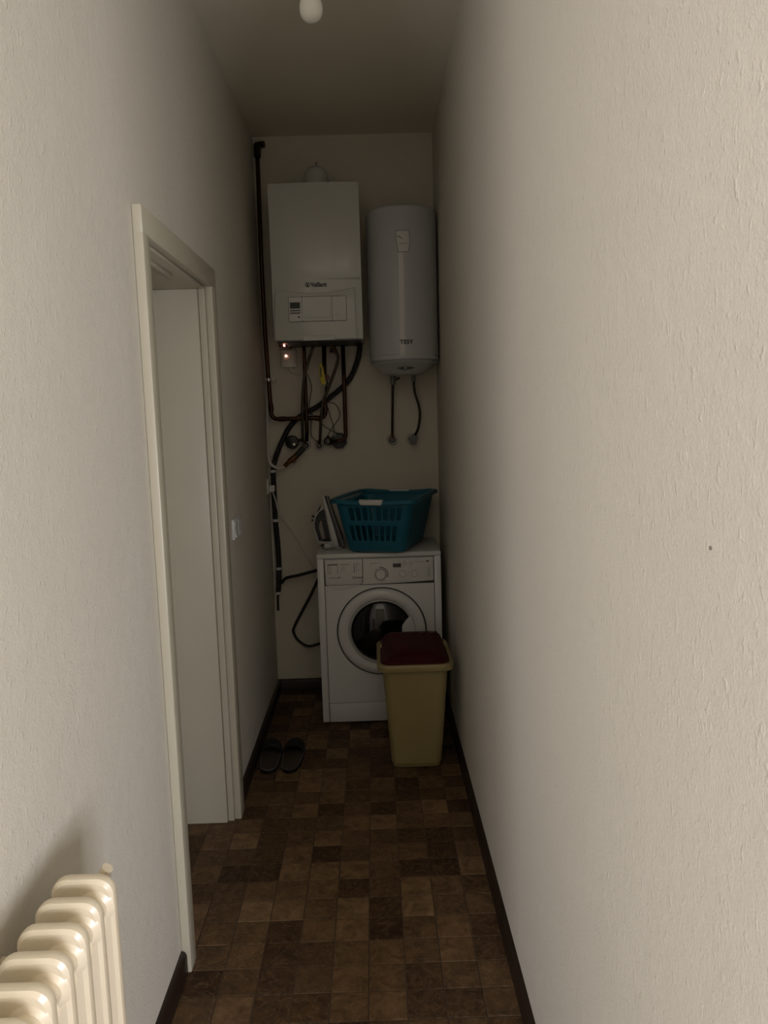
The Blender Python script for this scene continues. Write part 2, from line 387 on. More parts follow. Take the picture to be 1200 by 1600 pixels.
# ------------------------------------------------------------------ gas boiler
BX0, BX1, BZ0, BZ1, BY = -0.465, -0.037, 1.868, 2.594, 3.790
bo = thing('gas_boiler', 'white wall-hung gas boiler with control panel and round flue on top', 'boiler', (-0.25, 4.0, BZ0))
bm = NB(); prism(bm, rrect(BX0, BX1, BZ0, BZ1, 0.006, 3), 'y', 3.815, YB-0.001, 0.0); finish('casing', bm, 'boiler', bo, smooth=40)
# gently convex front cover
bm = NB(); n = 18; top = []
for k in range(n+1):
    t = -1+2*k/n; top.append((BX0+(BX1-BX0)*k/n, BY+0.010*(abs(t)**2.6)))
prism(bm, [(BX0, 3.8145)]+top+[(BX1, 3.8145)], 'z', BZ0+0.002, BZ1, 0.003, 2)
finish('front_cover', bm, 'boiler', bo, smooth=30)
# lower panel with a bowed top edge, standing a little proud
pts = [(BX0+0.004, BZ0+0.001), (BX1-0.028, BZ0+0.001)]
pts += [(BX1-0.034, 2.109)]
for k in range(1, 16):
    t = k/16; x = (BX1-0.034)+(BX0+0.050-(BX1-0.034))*t; pts.append((x, 2.109-0.019*math.sin(PI*t)**0.9-0.006*t))
pts += [(BX0+0.050, 2.103), (BX0+0.016, 2.098)]
LY = BY-0.010
bm = NB(); prism(bm, pts, 'y', LY, BY+0.012, 0.004, 2); lp = finish('lower_panel', bm, 'boiler', bo, smooth=30)
bm = NB(); prism(bm, [(-0.24, 2.150), (-0.045, 2.150), (-0.045, 2.1545), (-0.15, 2.1535)], 'y', BY-0.0012, BY+0.006); finish('cover_seam', bm, 'lgrey', bo)
# control panel
cp0, cp1, cz0, cz1 = -0.389, -0.111, 1.954, 2.071
bm = NB(); prism(bm, rrect(cp0, cp1, cz0, cz1, 0.006, 4), 'y', LY-0.0010, LY+0.004); finish('control_frame', bm, 'seam', bo)
def plate(name, x0, x1, z0, z1, y0, y1, m, par, r=0.003):
    bm = NB(); prism(bm, rrect(x0, x1, z0, z1, r, 3), 'y', y0, y1); return finish(name, bm, m, par)
cpan = plate('control_panel', cp0+0.0022, -0.3250, cz0+0.0022, cz1-0.0022, LY-0.004, LY+0.004, 'enamel2', bo)
fl = plate('control_flap', -0.3235, -0.1810, cz0+0.0022, cz1-0.0022, LY-0.0035, LY+0.004, 'boiler', bo)
bm = NB(); box(bm, -0.316, -0.188, LY-0.0042, LY-0.003, 1.9705, 1.9735); box(bm, -0.190, -0.188, LY-0.0042, LY-0.003, 1.9735, 2.045); finish('flap_groove', bm, 'lgrey', fl)
rp = plate('control_cover', -0.1795, cp1-0.0022, cz0+0.0022, cz1-0.0022, LY-0.004, LY+0.004, 'boiler', bo)
bm = NB(); lathe(bm, [(0.0045, 0), (0.0065, 0), (0.0065, -0.0012), (0.0045, -0.0012)], (-0.155, LY-0.0035, 1.982), 'y', 20, cap=False)
for k in range(8):
    a = k*PI/4; x, z = -0.155+0.0095*math.cos(a), 1.982+0.0095*math.sin(a); box(bm, x-0.0012, x+0.0012, LY-0.0047, LY-0.0035, z-0.0012, z+0.0012)
finish('sun_symbol', bm, 'lgrey', rp)
plate('display', -0.381, -0.333, 2.016, 2.045, LY-0.0052, LY-0.003, 'lcd', cpan, 0.001)
for z in (2.006, 1.9945): plate('button_bar', -0.382, -0.332, z-0.0026, z+0.0026, LY-0.0056, LY-0.003, 'black', cpan, 0.001)
bm = NB(); lathe(bm, [(0.0045, 0.0), (0.0045, -0.0022), (0.0, -0.0024)], (-0.340, LY-0.0035, 1.976), 'y', 16); finish('button', bm, 'black', cpan)
text('brand_lettering', 'Vaillant', 'print', bo, -0.281, BY-0.0006, 2.1175, 0.0285, bold=0.0011, width=0.078)
bm = NB()                                                           # emblem: a ringed head with two ears
lathe(bm, [(0.0085, 0.0006), (0.0115, 0.0006), (0.0115, -0.0006), (0.0085, -0.0006)], (-0.2945, BY-0.0006, 2.1265), 'y', 24, cap=False)
lathe(bm, [(0.0045, 0.0006), (0.0045, -0.0006), (0, -0.0006)], (-0.2945, BY-0.0006, 2.1235), 'y', 16)
for s in (-1, 1): prism(bm, [(-0.2945+s*0.001, 2.1265), (-0.2945+s*0.004, 2.1265), (-0.2945+s*0.0055, 2.1350), (-0.2945+s*0.003, 2.1355)], 'y', BY-0.0012, BY)
finish('emblem', bm, 'print', bo)
# pull-down flap at the lower edge
bm = NB(); prism(bm, [(-0.326, BZ0-0.002), (-0.171, BZ0-0.002), (-0.171, 1.882), (-0.176, 1.8885), (-0.321, 1.8885), (-0.326, 1.882)], 'y', LY-0.0008, LY+0.004); finish('flap_gap', bm, 'lgrey', bo)
bm = NB(); prism(bm, [(-0.324, BZ0-0.003), (-0.173, BZ0-0.003), (-0.173, 1.8815), (-0.177, 1.8865), (-0.320, 1.8865), (-0.324, 1.8815)], 'y', LY-0.0018, LY+0.004, 0.0006, 1); fl2 = finish('pull_flap', bm, 'boiler', bo)
bm = NB(); prism(bm, [(-0.275, 1.8775), (-0.222, 1.8775), (-0.2485, 1.8810)], 'y', LY-0.0024, LY-0.001); finish('finger_mark', bm, 'lgrey', fl2)
bm = NB(); box(bm, BX0+0.01, BX1-0.01, 3.83, YB-0.01, BZ0-0.006, BZ0+0.004); finish('underside_tray', bm, 'black', bo)
# flue: collar, bend going back into the wall
bm = NB(); tube(bm, fillet([(-0.248, 3.965, BZ1-0.002), (-0.248, 3.965, 2.669), (-0.248, YB-0.004, 2.669)], 0.07, 8), 0.059, 28); fe = finish('flue_elbow', bm, 'boiler', bo, smooth=60)
bm = NB(); lathe(bm, [(0.059, 0), (0.066, 0), (0.066, 0.022), (0.059, 0.022)], (-0.248, 3.965, BZ1-0.001), 'z', 28, cap=False); finish('flue_collar', bm, 'boiler', bo, smooth=40)
bm = NB(); lathe(bm, [(0.056, 0), (0.084, 0), (0.082, -0.014), (0.060, -0.022)], (-0.246, YB-0.0015, 2.669), 'y', 28, cap=False); finish('wall_collar', bm, 'whitepl', bo, smooth=40)
bm = NB(); box(bm, -0.243, -0.236, 3.930, 3.940, 2.716, 2.7275); finish('test_port', bm, 'grey', fe)
# small dark red block with a glowing red dot at the lower edge
bm = NB(); box(bm, -0.462, -0.424, 3.93, 3.99, BZ0-0.015, BZ0-0.004, 0.003); il = finish('lamp_housing', bm, 'darkred', bo)
bm = NB(); lathe(bm, [(0.0042, 0.0), (0.0038, -0.003), (0, -0.005)], (-0.4335, 3.929, BZ0-0.010), 'y', 14); finish('indicator_light', bm, 'led', il, smooth='all')

# ------------------------------------------------------------------ water heater
HX, HY, HR = 0.163, 3.925, 0.172
he = thing('water_heater', 'tall cylindrical light grey electric water heater beside the boiler', 'water heater', (HX, HY, 1.755))
bm = NB(); lathe(bm, [(0, 2.497), (0.10, 2.495), (0.150, 2.484), (0.166, 2.472), (HR, 2.458), (HR, 1.790), (HR-0.0015, 1.788), (HR-0.0015, 1.783), (HR, 1.781), (HR, 1.768), (HR-0.004, 1.7625)], (HX, HY, 0), 'z', 64); finish('tank', bm, 'heater', he, smooth=28)
bm = NB(); lathe(bm, [(HR-0.014, 1.7640), (HR-0.014, 1.7580), (HR-0.006, 1.7570), (HR-0.009, 1.7510), (0.152, 1.7450), (0.138, 1.7380), (0.126, 1.7270), (0.108, 1.7100), (0.092, 1.7010), (0.07, 1.6965), (0, 1.695)], (HX, HY, 0), 'z', 56); cap_ = finish('bottom_cover', bm, 'heater', he, smooth=35)
bendh = lambda x: HY-math.sqrt(max(1e-6, HR*HR-(x-HX)**2))
def curved(name, outline_rows, m, par, th=0.0012, n=8):
    """outline_rows: (z, x0, x1) strips laid on the tank's curved front"""
    bm = NB(); F = []; B = []
    for z, x0, x1 in outline_rows:
        xs = [x0+(x1-x0)*k/n for k in range(n+1)]
        F.append([bm.verts.new((x, bendh(x)-th, z)) for x in xs]); B.append([bm.verts.new((x, bendh(x)+0.001, z)) for x in xs])
    for i in range(len(F)-1):
        for k in range(n):
            bm.faces.new((F[i][k], F[i][k+1], F[i+1][k+1], F[i+1][k])); bm.faces.new((B[i][k], B[i+1][k], B[i+1][k+1], B[i][k+1]))
        for k in (0, n): bm.faces.new((F[i][k], F[i+1][k], B[i+1][k], B[i][k]))
    for i in (0, -1):
        for k in range(n): bm.faces.new((F[i][k], B[i][k], B[i][k+1], F[i][k+1]))
    return finish(name, bm, m, par, smooth=30)
def badge(g):
    rows = []
    for z, a, b in ((2.258, 0.142, 0.188), (2.262, 0.1385, 0.1915), (2.280, 0.1365, 0.1945), (2.300, 0.134, 0.1965), (2.32, 0.1320, 0.1970), (2.345, 0.1305, 0.1955), (2.354, 0.131, 0.194), (2.357, 0.134, 0.191)):
        rows.append((2.3075+(z-2.3075)*(1-g*40 if False else (1-g/0.05)), a+g, b-g))
    return rows
curved('thermometer_bezel', badge(0.0), 'grey', he, 0.0016)
th = curved('thermometer_dial', badge(0.0026), 'whitepl', he, 0.0026)
bm = NB(); prism(bm, [(0.1405, 2.3330), (0.1390, 2.3305), (0.1630, 2.3170), (0.1650, 2.3190)], 'y', bendh(0.15)-0.0042, bendh(0.15)-0.001); finish('needle', bm, 'print', th)
bm = NB()
for k in range(14):
    a = math.radians(165-k*11); x, z = 0.163+0.0235*math.cos(a), 2.318+0.0235*math.sin(a); x2, z2 = 0.163+0.0275*math.cos(a), 2.318+0.0275*math.sin(a)
    d = Vector((-(z2-z), x2-x)).normalized()*0.0005
    prism(bm, [(x+d.x, z+d.y), (x-d.x, z-d.y), (x2-d.x, z2-d.y), (x2+d.x, z2+d.y)], 'y', bendh(x)-0.0032, bendh(x)-0.001)
finish('scale_marks', bm, 'lgrey', th)
curved('dial_print', [(2.295, 0.146, 0.181), (2.3005, 0.146, 0.181)], 'lgrey', th, 0.0030)
curved('front_stripe', [(1.7825, 0.138, 0.162), (2.0, 0.139, 0.1635), (2.2572, 0.141, 0.1645)], 'whitepl', he, 0.0014)
text('brand_lettering', 'TESY', 'black', he, 0.137, 0, 1.835, 0.0265, bend=lambda x: bendh(x)-0.0016, bold=0.0008, width=0.066)
# knob plate on the bottom cover: dark lozenge with round knob
kd = NB(); yk = HY-0.1265
prism(kd, [(HX-0.047, 1.7235), (HX-0.016, 1.7300), (HX, 1.7325), (HX+0.016, 1.7300), (HX+0.047, 1.7235), (HX+0.016, 1.7165), (HX, 1.7140), (HX-0.016, 1.7165)], 'y', yk-0.003, yk+0.012); kp = finish('knob_recess', kd, 'black', he)
bm = NB(); lathe(bm, [(0.0085, 0), (0.0085, -0.008), (0.006, -0.010), (0, -0.010)], (HX, yk-0.002, 1.7235), 'y', 20); finish('thermostat_knob', bm, 'grey', kp, smooth=40)
for x in (0.05, 0.27):
    bm = NB(); box(bm, x-0.02, x+0.02, HY+0.12, YB-0.001, 2.36, 2.40); finish('wall_bracket', bm, 'grey', he)

# ------------------------------------------------------------------ pipes under the heater
def wall_valve(name, label, x, z, handle, group=None, r=0.026, up_=True):
    t = thing(name, label, 'valve', (x, YB, z), group)
    bm = NB(); lathe(bm, [(r, -0.0008), (r, -0.006), (r*0.93, -0.010), (r*0.64, -0.0115), (r*0.55, -0.009), (0.0, -0.009)], (x, YB, z), 'y', 28); finish('rosette', bm, 'darkmetal', t, smooth=40)
    bm = NB(); tube(bm, [(x+r*0.78*math.cos(2*PI*k/28), YB-0.0125, z+r*0.78*math.sin(2*PI*k/28)) for k in range(29)], 0.0032, 8); finish('bright_ring', bm, 'zinc', t, smooth='all')
    bm = NB(); cyl(bm, (x, YB-0.012, z), (x, YB-0.062, z), 0.0115, 18); finish('valve_body', bm, 'darkmetal', t, smooth=40)
    if up_: bm = NB(); cyl(bm, (x, YB-0.045, z+0.004), (x, YB-0.045, z+0.030), 0.0095, 6); finish('compression_nut', bm, 'brass', t)
    if handle == 'round':
        bm = NB(); lathe(bm, [(0.006, 0), (0.017, -0.002), (0.020, -0.010), (0.017, -0.018), (0, -0.020)], (x, YB-0.061, z), 'y', 20); finish('handwheel', bm, 'black', t, smooth=40)
    elif handle == 'cap':
        bm = NB(); lathe(bm, [(0.011, 0), (0.012, -0.006), (0.007, -0.011), (0, -0.011)], (x, YB-0.061, z), 'y', 16); finish('handle_cap', bm, 'grey', t, smooth=40)
    elif handle == 'tear':
        bm = NB(); prism(bm, circle(x+0.006, z, 0.024, 14)[0:8]+[(x-0.015, z-0.013), (x+0.009, z-0.033), (x+0.024, z-0.016)], 'y', YB-0.078, YB-0.062, 0.004, 2); finish('handle', bm, 'grey', t, smooth=40)
    return t
wall_valve('wall_valve', 'chrome wall valve at the foot of the heater left pipe', 0.096, 1.367, 'cap')
wall_valve('wall_valve', 'chrome wall valve with dark drop-shaped handle under the heater', 0.199, 1.369, 'tear', up_=False)
def run(name, label, cat, pts, r, m, n=12, ribs=0.0, sm=True, group=None, root=None, f=None):
    bm = NB(); P = fillet(pts, f) if f else catmull(pts, 7); tube(bm, P, r, n, ribs)
    o = finish(name, bm, m, root, smooth='all' if (sm and not ribs) else None)
    if root is None: tag(o, label, cat, group)
    return o
t = thing('supply_pipe', 'straight dark pipe with safety valve under the water heater', 'pipe', (0.105, 4.05, 1.39))
run('pipe', '', '', [(0.110, 4.049, 1.716), (0.108, 4.05, 1.70), (0.102, 4.06, 1.543), (0.097, 4.082, 1.396)], 0.0068, 'copperdk', root=t)
bm = NB(); cyl(bm, (0.1095, 4.049, 1.708), (0.107, 4.052, 1.655), 0.0135, 14); finish('safety_valve', bm, 'grey', t, smooth=40)
bm = NB(); prism(bm, [(0.115, 1.688), (0.142, 1.692), (0.146, 1.684), (0.122, 1.672)], 'y', 4.035, 4.05, 0.003, 2); finish('lever', bm, 'black', t, smooth=40)
t = thing('outlet_pipe', 'bowed dark reddish pipe under the right of the water heater', 'pipe', (0.217, 4.05, 1.39))
run('pipe', '', '', [(0.2135, 4.049, 1.714), (0.214, 4.05, 1.69), (0.219, 4.05, 1.614), (0.238, 4.05, 1.546), (0.243, 4.05, 1.493), (0.234, 4.055, 1.43), (0.217, 4.07, 1.392), (0.206, 4.075, 1.379)], 0.0066, 'copperdk', root=t)
bm = NB(); cyl(bm, (0.2133, 4.049, 1.708), (0.2145, 4.05, 1.668), 0.011, 6); finish('union_nut', bm, 'grey', t)

# ------------------------------------------------------------------ pipes and hoses under the boiler
ZU = BZ0-0.0068
t = thing('gas_pipe', 'dark copper gas pipe from ceiling corner down and across to the boiler', 'pipe', (-0.53, 4.06, 1.494))
P = [(-0.541, 4.075, 2.862), (-0.543, 4.07, 2.60), (-0.545, 4.06, 2.319), (-0.544, 4.06, 1.937), (-0.536, 4.06, 1.677), (-0.530, 4.06, 1.495), (-0.378, 4.06, 1.494), (-0.249, 4.06, 1.494), (-0.247, 4.06, 1.70), (-0.243, 4.06, ZU)]
bm = NB(); tube(bm, fillet(P, 0.035, 6), 0.0112, 14); finish('pipe', bm, 'copper', t, smooth='all')
bm = NB(); tube(bm, fillet([(-0.541, 4.075, 2.80), (-0.541, 4.075, 2.862), (-0.541, YB-0.002, 2.862)], 0.02), 0.018, 14); cyl(bm, (-0.541, 4.085, 2.862), (-0.505, 4.075, 2.862), 0.016, 14); finish('elbow', bm, 'copperdk', t, smooth=50)
for p0, p1 in (((-0.532, 4.06, 1.575), (-0.5305, 4.06, 1.535)), ((-0.492, 4.06, 1.4945), (-0.455, 4.06, 1.4945)), ((-0.305, 4.06, 1.494), (-0.285, 4.06, 1.494)), ((-0.2487, 4.06, 1.53), (-0.2485, 4.06, 1.555))):
    bm = NB(); cyl(bm, p0, p1, 0.0133, 16); finish('solder_socket', bm, 'copper', t, smooth=40)
bm = NB(); cyl(bm, (-0.2475, 4.058, 1.60), (-0.247, 4.058, 1.665), 0.015, 8); cyl(bm, (-0.247, 4.058, 1.665), (-0.247, 4.058, 1.715), 0.018, 12); va = finish('gas_valve', bm, 'chrome', t, smooth=30)
bm = NB(); cyl(bm, (-0.236, 4.045, 1.700), (-0.236, 4.020, 1.700), 0.017, 14); finish('valve_stem', bm, 'darkred', va, smooth=40)
bm = NB(); prism(bm, [(-0.262, 1.668), (-0.252, 1.661), (-0.241, 1.667), (-0.239, 1.690), (-0.246, 1.735), (-0.253, 1.768), (-0.262, 1.772), (-0.268, 1.765), (-0.269, 1.70)], 'y', 4.006, 4.020, 0.004, 2); finish('lever', bm, 'yellow', va, smooth=40)
bm = NB(); prism(bm, rrect(-0.2635, -0.2575, 1.70, 1.752, 0.0025, 3), 'y', 4.0045, 4.0075); finish('lever_slot', bm, 'black', va)

t = thing('pipe_clamp', 'small steel pipe clamp with ring on the left copper pipe', 'clamp', (-0.51, 4.05, 1.698))
bm = NB(); lathe(bm, [(0.0125, -0.007), (0.0145, -0.007), (0.0145, 0.007), (0.0125, 0.007)], (-0.5365, 4.06, 1.698), 'z', 20, cap=False); finish('band', bm, 'chrome', t, smooth=40)
bm = NB(); lathe(bm, [(0.0035, 0), (0.009, 0), (0.010, -0.004), (0.0075, -0.008), (0.0035, -0.008)], (-0.5105, 4.052, 1.698), 'y', 22, cap=False); finish('ring', bm, 'zinc', t, smooth=50)
bm = NB(); cyl(bm, (-0.5105, 4.055, 1.698), (-0.5105, YB-0.001, 1.698), 0.0045, 10); finish('screw', bm, 'black', t)
t = thing('condensate_pipe', 'off-white plastic pipe down the left corner curving to brass fittings', 'pipe', (-0.56, 4.1, 1.24))
run('pipe', '', '', [(-0.558, 4.105, 2.483), (-0.556, 4.108, 2.40), (-0.556, 4.108, 2.325), (-0.556, 4.108, 1.90), (-0.556, 4.108, 1.711), (-0.556, 4.105, 1.595), (-0.560, 4.098, 1.345), (-0.557, 4.085, 1.287), (-0.541, 4.073, 1.253), (-0.50, 4.066, 1.238), (-0.471, 4.066, 1.250)], 0.0078, 'offpipe', root=t)
bm = NB(); lathe(bm, [(0.009, -0.010), (0.0155, -0.006), (0.0155, 0.006), (0.009, 0.010)], (-0.5545, 4.106, 1.70), 'z', 18, cap=False); finish('collar', bm, 'offpipe', t, smooth=40)
bm = NB(); cyl(bm, (-0.475, 4.066, 1.2475), (-0.448, 4.066, 1.272), 0.0125, 6); finish('brass_nut', bm, 'brass', t)
bm = NB(); cyl(bm, (-0.448, 4.066, 1.272), (-0.410, 4.066, 1.300), 0.0155, 12); cyl(bm, (-0.432, 4.062, 1.285), (-0.418, 4.062, 1.268), 0.010, 10); finish('brass_tap', bm, 'brass', t, smooth=40)
bm = NB(); cyl(bm, (-0.412, 4.066, 1.300), (-0.371, 4.070, 1.340), 0.0145, 12); finish('tap_extension', bm, 'black', t, smooth=40)

wall_valve('wall_valve', 'chrome-ringed wall valve with brass tap branch under the boiler', -0.364, 1.351, 'none')
wall_valve('wall_valve', 'bright chrome wall valve under the braided hose, middle of the row', -0.292, 1.347, 'none', r=0.024)
t = thing('filling_valve', 'black handwheel valve leftmost under the boiler with side lever', 'valve', (-0.432, YB, 1.372))
bm = NB(); lathe(bm, [(0.022, -0.001), (0.026, -0.012), (0.034, -0.020), (0.036, -0.045), (0.030, -0.055), (0.012, -0.060), (0, -0.060)], (-0.432, YB, 1.372), 'y', 24); finish('handwheel', bm, 'black', t, smooth=40)
bm = NB(); cyl(bm, (-0.402, 4.085, 1.380), (-0.378, 4.085, 1.382), 0.008, 12); finish('side_lever', bm, 'black', t, smooth=40)
bm = NB(); lathe(bm, [(0.007, 0), (0.007, -0.004), (0, -0.005)], (-0.421, 4.067, 1.360), 'y', 12); finish('screw_cap', bm, 'chrome', t, smooth=40)
t = thing('return_valve', 'chrome elbow valve between the middle valve and black cap', 'valve', (-0.244, YB, 1.369))
bm = NB(); lathe(bm, [(0.024, -0.001), (0.024, -0.005), (0.013, -0.012), (0, -0.012)], (-0.244, YB, 1.369), 'y', 24); finish('rosette', bm, 'chrome', t, smooth=40)
bm = NB(); lathe(bm, [(0.0135, -0.012), (0.0135, -0.050), (0.020, -0.052), (0.0215, -0.066), (0.014, -0.078), (0, -0.080)], (-0.244, YB, 1.371), 'y', 20); finish('valve_body', bm, 'darkmetal', t, smooth=40)
bm = NB(); cyl(bm, (-0.246, 4.058, 1.386), (-0.236, 4.058, 1.400), 0.009, 8); finish('bonnet', bm, 'copperdk', t, smooth=40)
t = thing('black_cap', 'large round black rubber cap on the wall under the boiler', 'valve', (-0.186, YB, 1.370))
bm = NB(); lathe(bm, [(0.040, -0.001), (0.044, -0.010), (0.044, -0.026), (0.036, -0.040), (0, -0.042)], (-0.186, YB, 1.371), 'y', 8, a0=PI/8, a1=2*PI+PI/8); finish('cap', bm, 'black', t, smooth=25)
bm = NB(); box(bm, -0.214, -0.196, 4.078, 4.086, 1.392, 1.412, 0.002); finish('tag', bm, 'grey', t)

run('flow_pipe', 'straight copper pipe leftmost of those dropping from the boiler', 'pipe', [(-0.345, 4.037, ZU), (-0.346, 4.037, 1.70), (-0.347, 4.037, 1.46), (-0.352, 4.062, 1.395), (-0.353, 4.072, 1.378)], 0.0098, 'copper', 14)
t = thing('flexible_hose', 'braided hose with bright nut crossing the leftmost copper pipe', 'hose', (-0.37, 4.03, 1.36))
run('braid', '', '', [(-0.292, 4.02, ZU), (-0.295, 4.02, 1.855), (-0.304, 4.02, 1.834), (-0.331, 4.012, 1.761), (-0.353, 4.012, 1.664), (-0.366, 4.016, 1.507), (-0.371, 4.035, 1.41), (-0.373, 4.052, 1.374)], 0.0075, 'braid', root=t)
bm = NB(); cyl(bm, (-0.3005, 4.02, 1.845), (-0.309, 4.02, 1.820), 0.0105, 6); finish('nut', bm, 'chrome', t)
t = thing('flexible_hose', 'braided hose bowing right of the yellow gas lever', 'hose', (-0.283, 4.04, 1.365))
run('braid', '', '', [(-0.206, 4.03, ZU-0.010), (-0.202, 4.03, 1.840), (-0.179, 4.03, 1.822), (-0.173, 4.03, 1.79), (-0.195, 4.03, 1.722), (-0.228, 4.032, 1.644), (-0.258, 4.035, 1.572), (-0.272, 4.04, 1.488), (-0.285, 4.075, 1.368)], 0.0078, 'braid', root=t)
bm = NB(); cyl(bm, (-0.198, 4.03, 1.858), (-0.181, 4.03, 1.824), 0.0112, 6); finish('nut', bm, 'brass', t)
bm = NB(); cyl(bm, (-0.208, 4.03, 1.839), (-0.197, 4.03, 1.831), 0.0125, 10); finish('coupling', bm, 'copperdk', t, smooth=40)
run('return_pipe', 'rightmost copper pipe under the boiler bending left into a valve', 'pipe', [(-0.146, 4.055, ZU), (-0.146, 4.055, 1.583), (-0.147, 4.055, 1.373), (-0.226, 4.058, 1.368)], 0.0108, 'copper', 14, f=0.045)
t = thing('drain_hose', 'thick black drain hose sweeping from boiler to the left corner', 'hose', (-0.54, 4.1, 0.55))
run('hose', '', '', [(-0.060, 4.083, ZU-0.003), (-0.0615, 4.085, 1.835), (-0.075, 4.09, 1.78), (-0.118, 4.098, 1.692), (-0.191, 4.104, 1.625), (-0.295, 4.106, 1.553), (-0.367, 4.106, 1.517), (-0.435, 4.106, 1.462), (-0.484, 4.104, 1.383), (-0.523, 4.10, 1.293), (-0.538, 4.098, 1.232), (-0.541, 4.098, 1.10), (-0.5405, 4.098, 0.958), (-0.534, 4.098, 0.83), (-0.533, 4.098, 0.697), (-0.540, 4.098, 0.60), (-0.544, 4.098, 0.552)], 0.0148, 'rubber', 12, ribs=0.10, root=t)
bm = NB(); tube(bm, catmull([(-0.546, 4.1, 0.56), (-0.549, 4.105, 0.51), (-0.551, 4.11, 0.46)]), 0.006, 8); finish('end_tube', bm, 'copperdk', t, smooth='all')
for (x, z), w in zip(((-0.541, 1.221), (-0.541, 0.957), (-0.533, 0.695), (-0.5445, 0.560)), ('white hose clip topmost on the black corner hose', 'white hose clip second from top on the black corner hose', 'white hose clip third from top above the branching hose', 'white hose clip at the bottom end of the corner hose')):
    t = thing('hose_clip', w, 'clip', (x, YB, z), 'clips on the corner hose')
    bm = NB(); lathe(bm, [(0.0152, -0.007), (0.0172, -0.007), (0.0172, 0.007), (0.0152, 0.007)], (x, 4.098, z), 'z', 20, cap=False); finish('band', bm, 'whitepl', t, smooth=40)
    bm = NB(); box(bm, x-0.017, x+0.012, 4.1115, YB-0.0005, z-0.006, z+0.006); finish('base', bm, 'whitepl', t)
run('white_conduit', 'thin white conduit in the left corner behind the black hose', 'pipe', [(-0.5625, 4.1185, 1.20), (-0.5625, 4.1185, 0.95), (-0.5625, 4.1185, 0.63)], 0.0072, 'offpipe')
def cable(label, pts, r=0.0022, m='black', name='cable', cat='cable'): return run(name, label, cat, pts, r, m, 8)
cable('thin black cable hanging beside the leftmost boiler pipe', [(-0.337, 4.085, 1.724), (-0.318, 4.09, 1.655), (-0.334, 4.09, 1.566), (-0.326, 4.088, 1.506), (-0.330, 4.09, 1.409), (-0.306, 4.10, 1.374)])
cable('thin cable looping right of the gas pipe to the chrome elbow valve', [(-0.233, 4.06, 1.573), (-0.2, 4.07, 1.565), (-0.179, 4.075, 1.535), (-0.178, 4.08, 1.495), (-0.217, 4.07, 1.441), (-0.240, 4.06, 1.407)])
cable('short thin cable dropping behind the looped cable', [(-0.236, 4.08, 1.545), (-0.222, 4.085, 1.49), (-0.212, 4.085, 1.456), (-0.206, 4.083, 1.408)])
cable('thin cable slanting down right to the black rubber cap', [(-0.325, 4.09, 1.519), (-0.267, 4.095, 1.457), (-0.218, 4.088, 1.423), (-0.19, 4.09, 1.412)])

# thermostat box with glowing red lamp
t = thing('thermostat_box', 'small square white wall box with a glowing red light', 'control box', (-0.43, YB, 1.76))
bm = NB(); box(bm, -0.470, -0.391, 4.088, YB-0.001, 1.760, 1.852, 0.006, 3); bd = finish('housing', bm, 'offpipe', t, smooth=40)
bm = NB(); lathe(bm, [(0.0046, 0), (0.0040, -0.004), (0, -0.006)], (-0.4435, 4.088, 1.819), 'y', 14); finish('indicator_light', bm, 'led', bd, smooth='all')
run('cable', '', '', [(-0.403, 4.07, ZU), (-0.402, 4.075, 1.83), (-0.400, 4.08, 1.795), (-0.401, 4.10, 1.765)], 0.0034, 'whitepl', 8, root=t)
bm = NB(); cyl(bm, (-0.428, 4.105, 1.762), (-0.417, 4.105, 1.735), 0.0085, 12); gl = finish('cable_gland', bm, 'offpipe', t, smooth=40)
run('lead', '', '', [(-0.418, 4.105, 1.738), (-0.40, 4.112, 1.728), (-0.37, 4.12, 1.722), (-0.352, 4.12, 1.72)], 0.0026, 'offpipe', 8, root=t)

# ------------------------------------------------------------------ washing machine
MX0, MX1, MY, MYB, MH = -0.292, 0.303, 3.632, 4.035, 0.85
wm = thing('washing_machine', 'white front-loading washing machine with round black door glass', 'washing machine', ((MX0+MX1)/2, (MY+MYB)/2, 0))
bm = NB(); box(bm, MX0, MX1, MY+0.110, MYB, 0.008, 0.826, 0.003, 2); finish('cabinet', bm, 'enamel', wm, smooth=40)
bm = NB(); box(bm, MX0-0.001, MX1+0.001, MY-0.004, MYB, 0.824, MH, 0.009, 3); finish('worktop', bm, 'enamel', wm, smooth=40)
DCX, DCZ, DR = 0.010, 0.463, 0.214
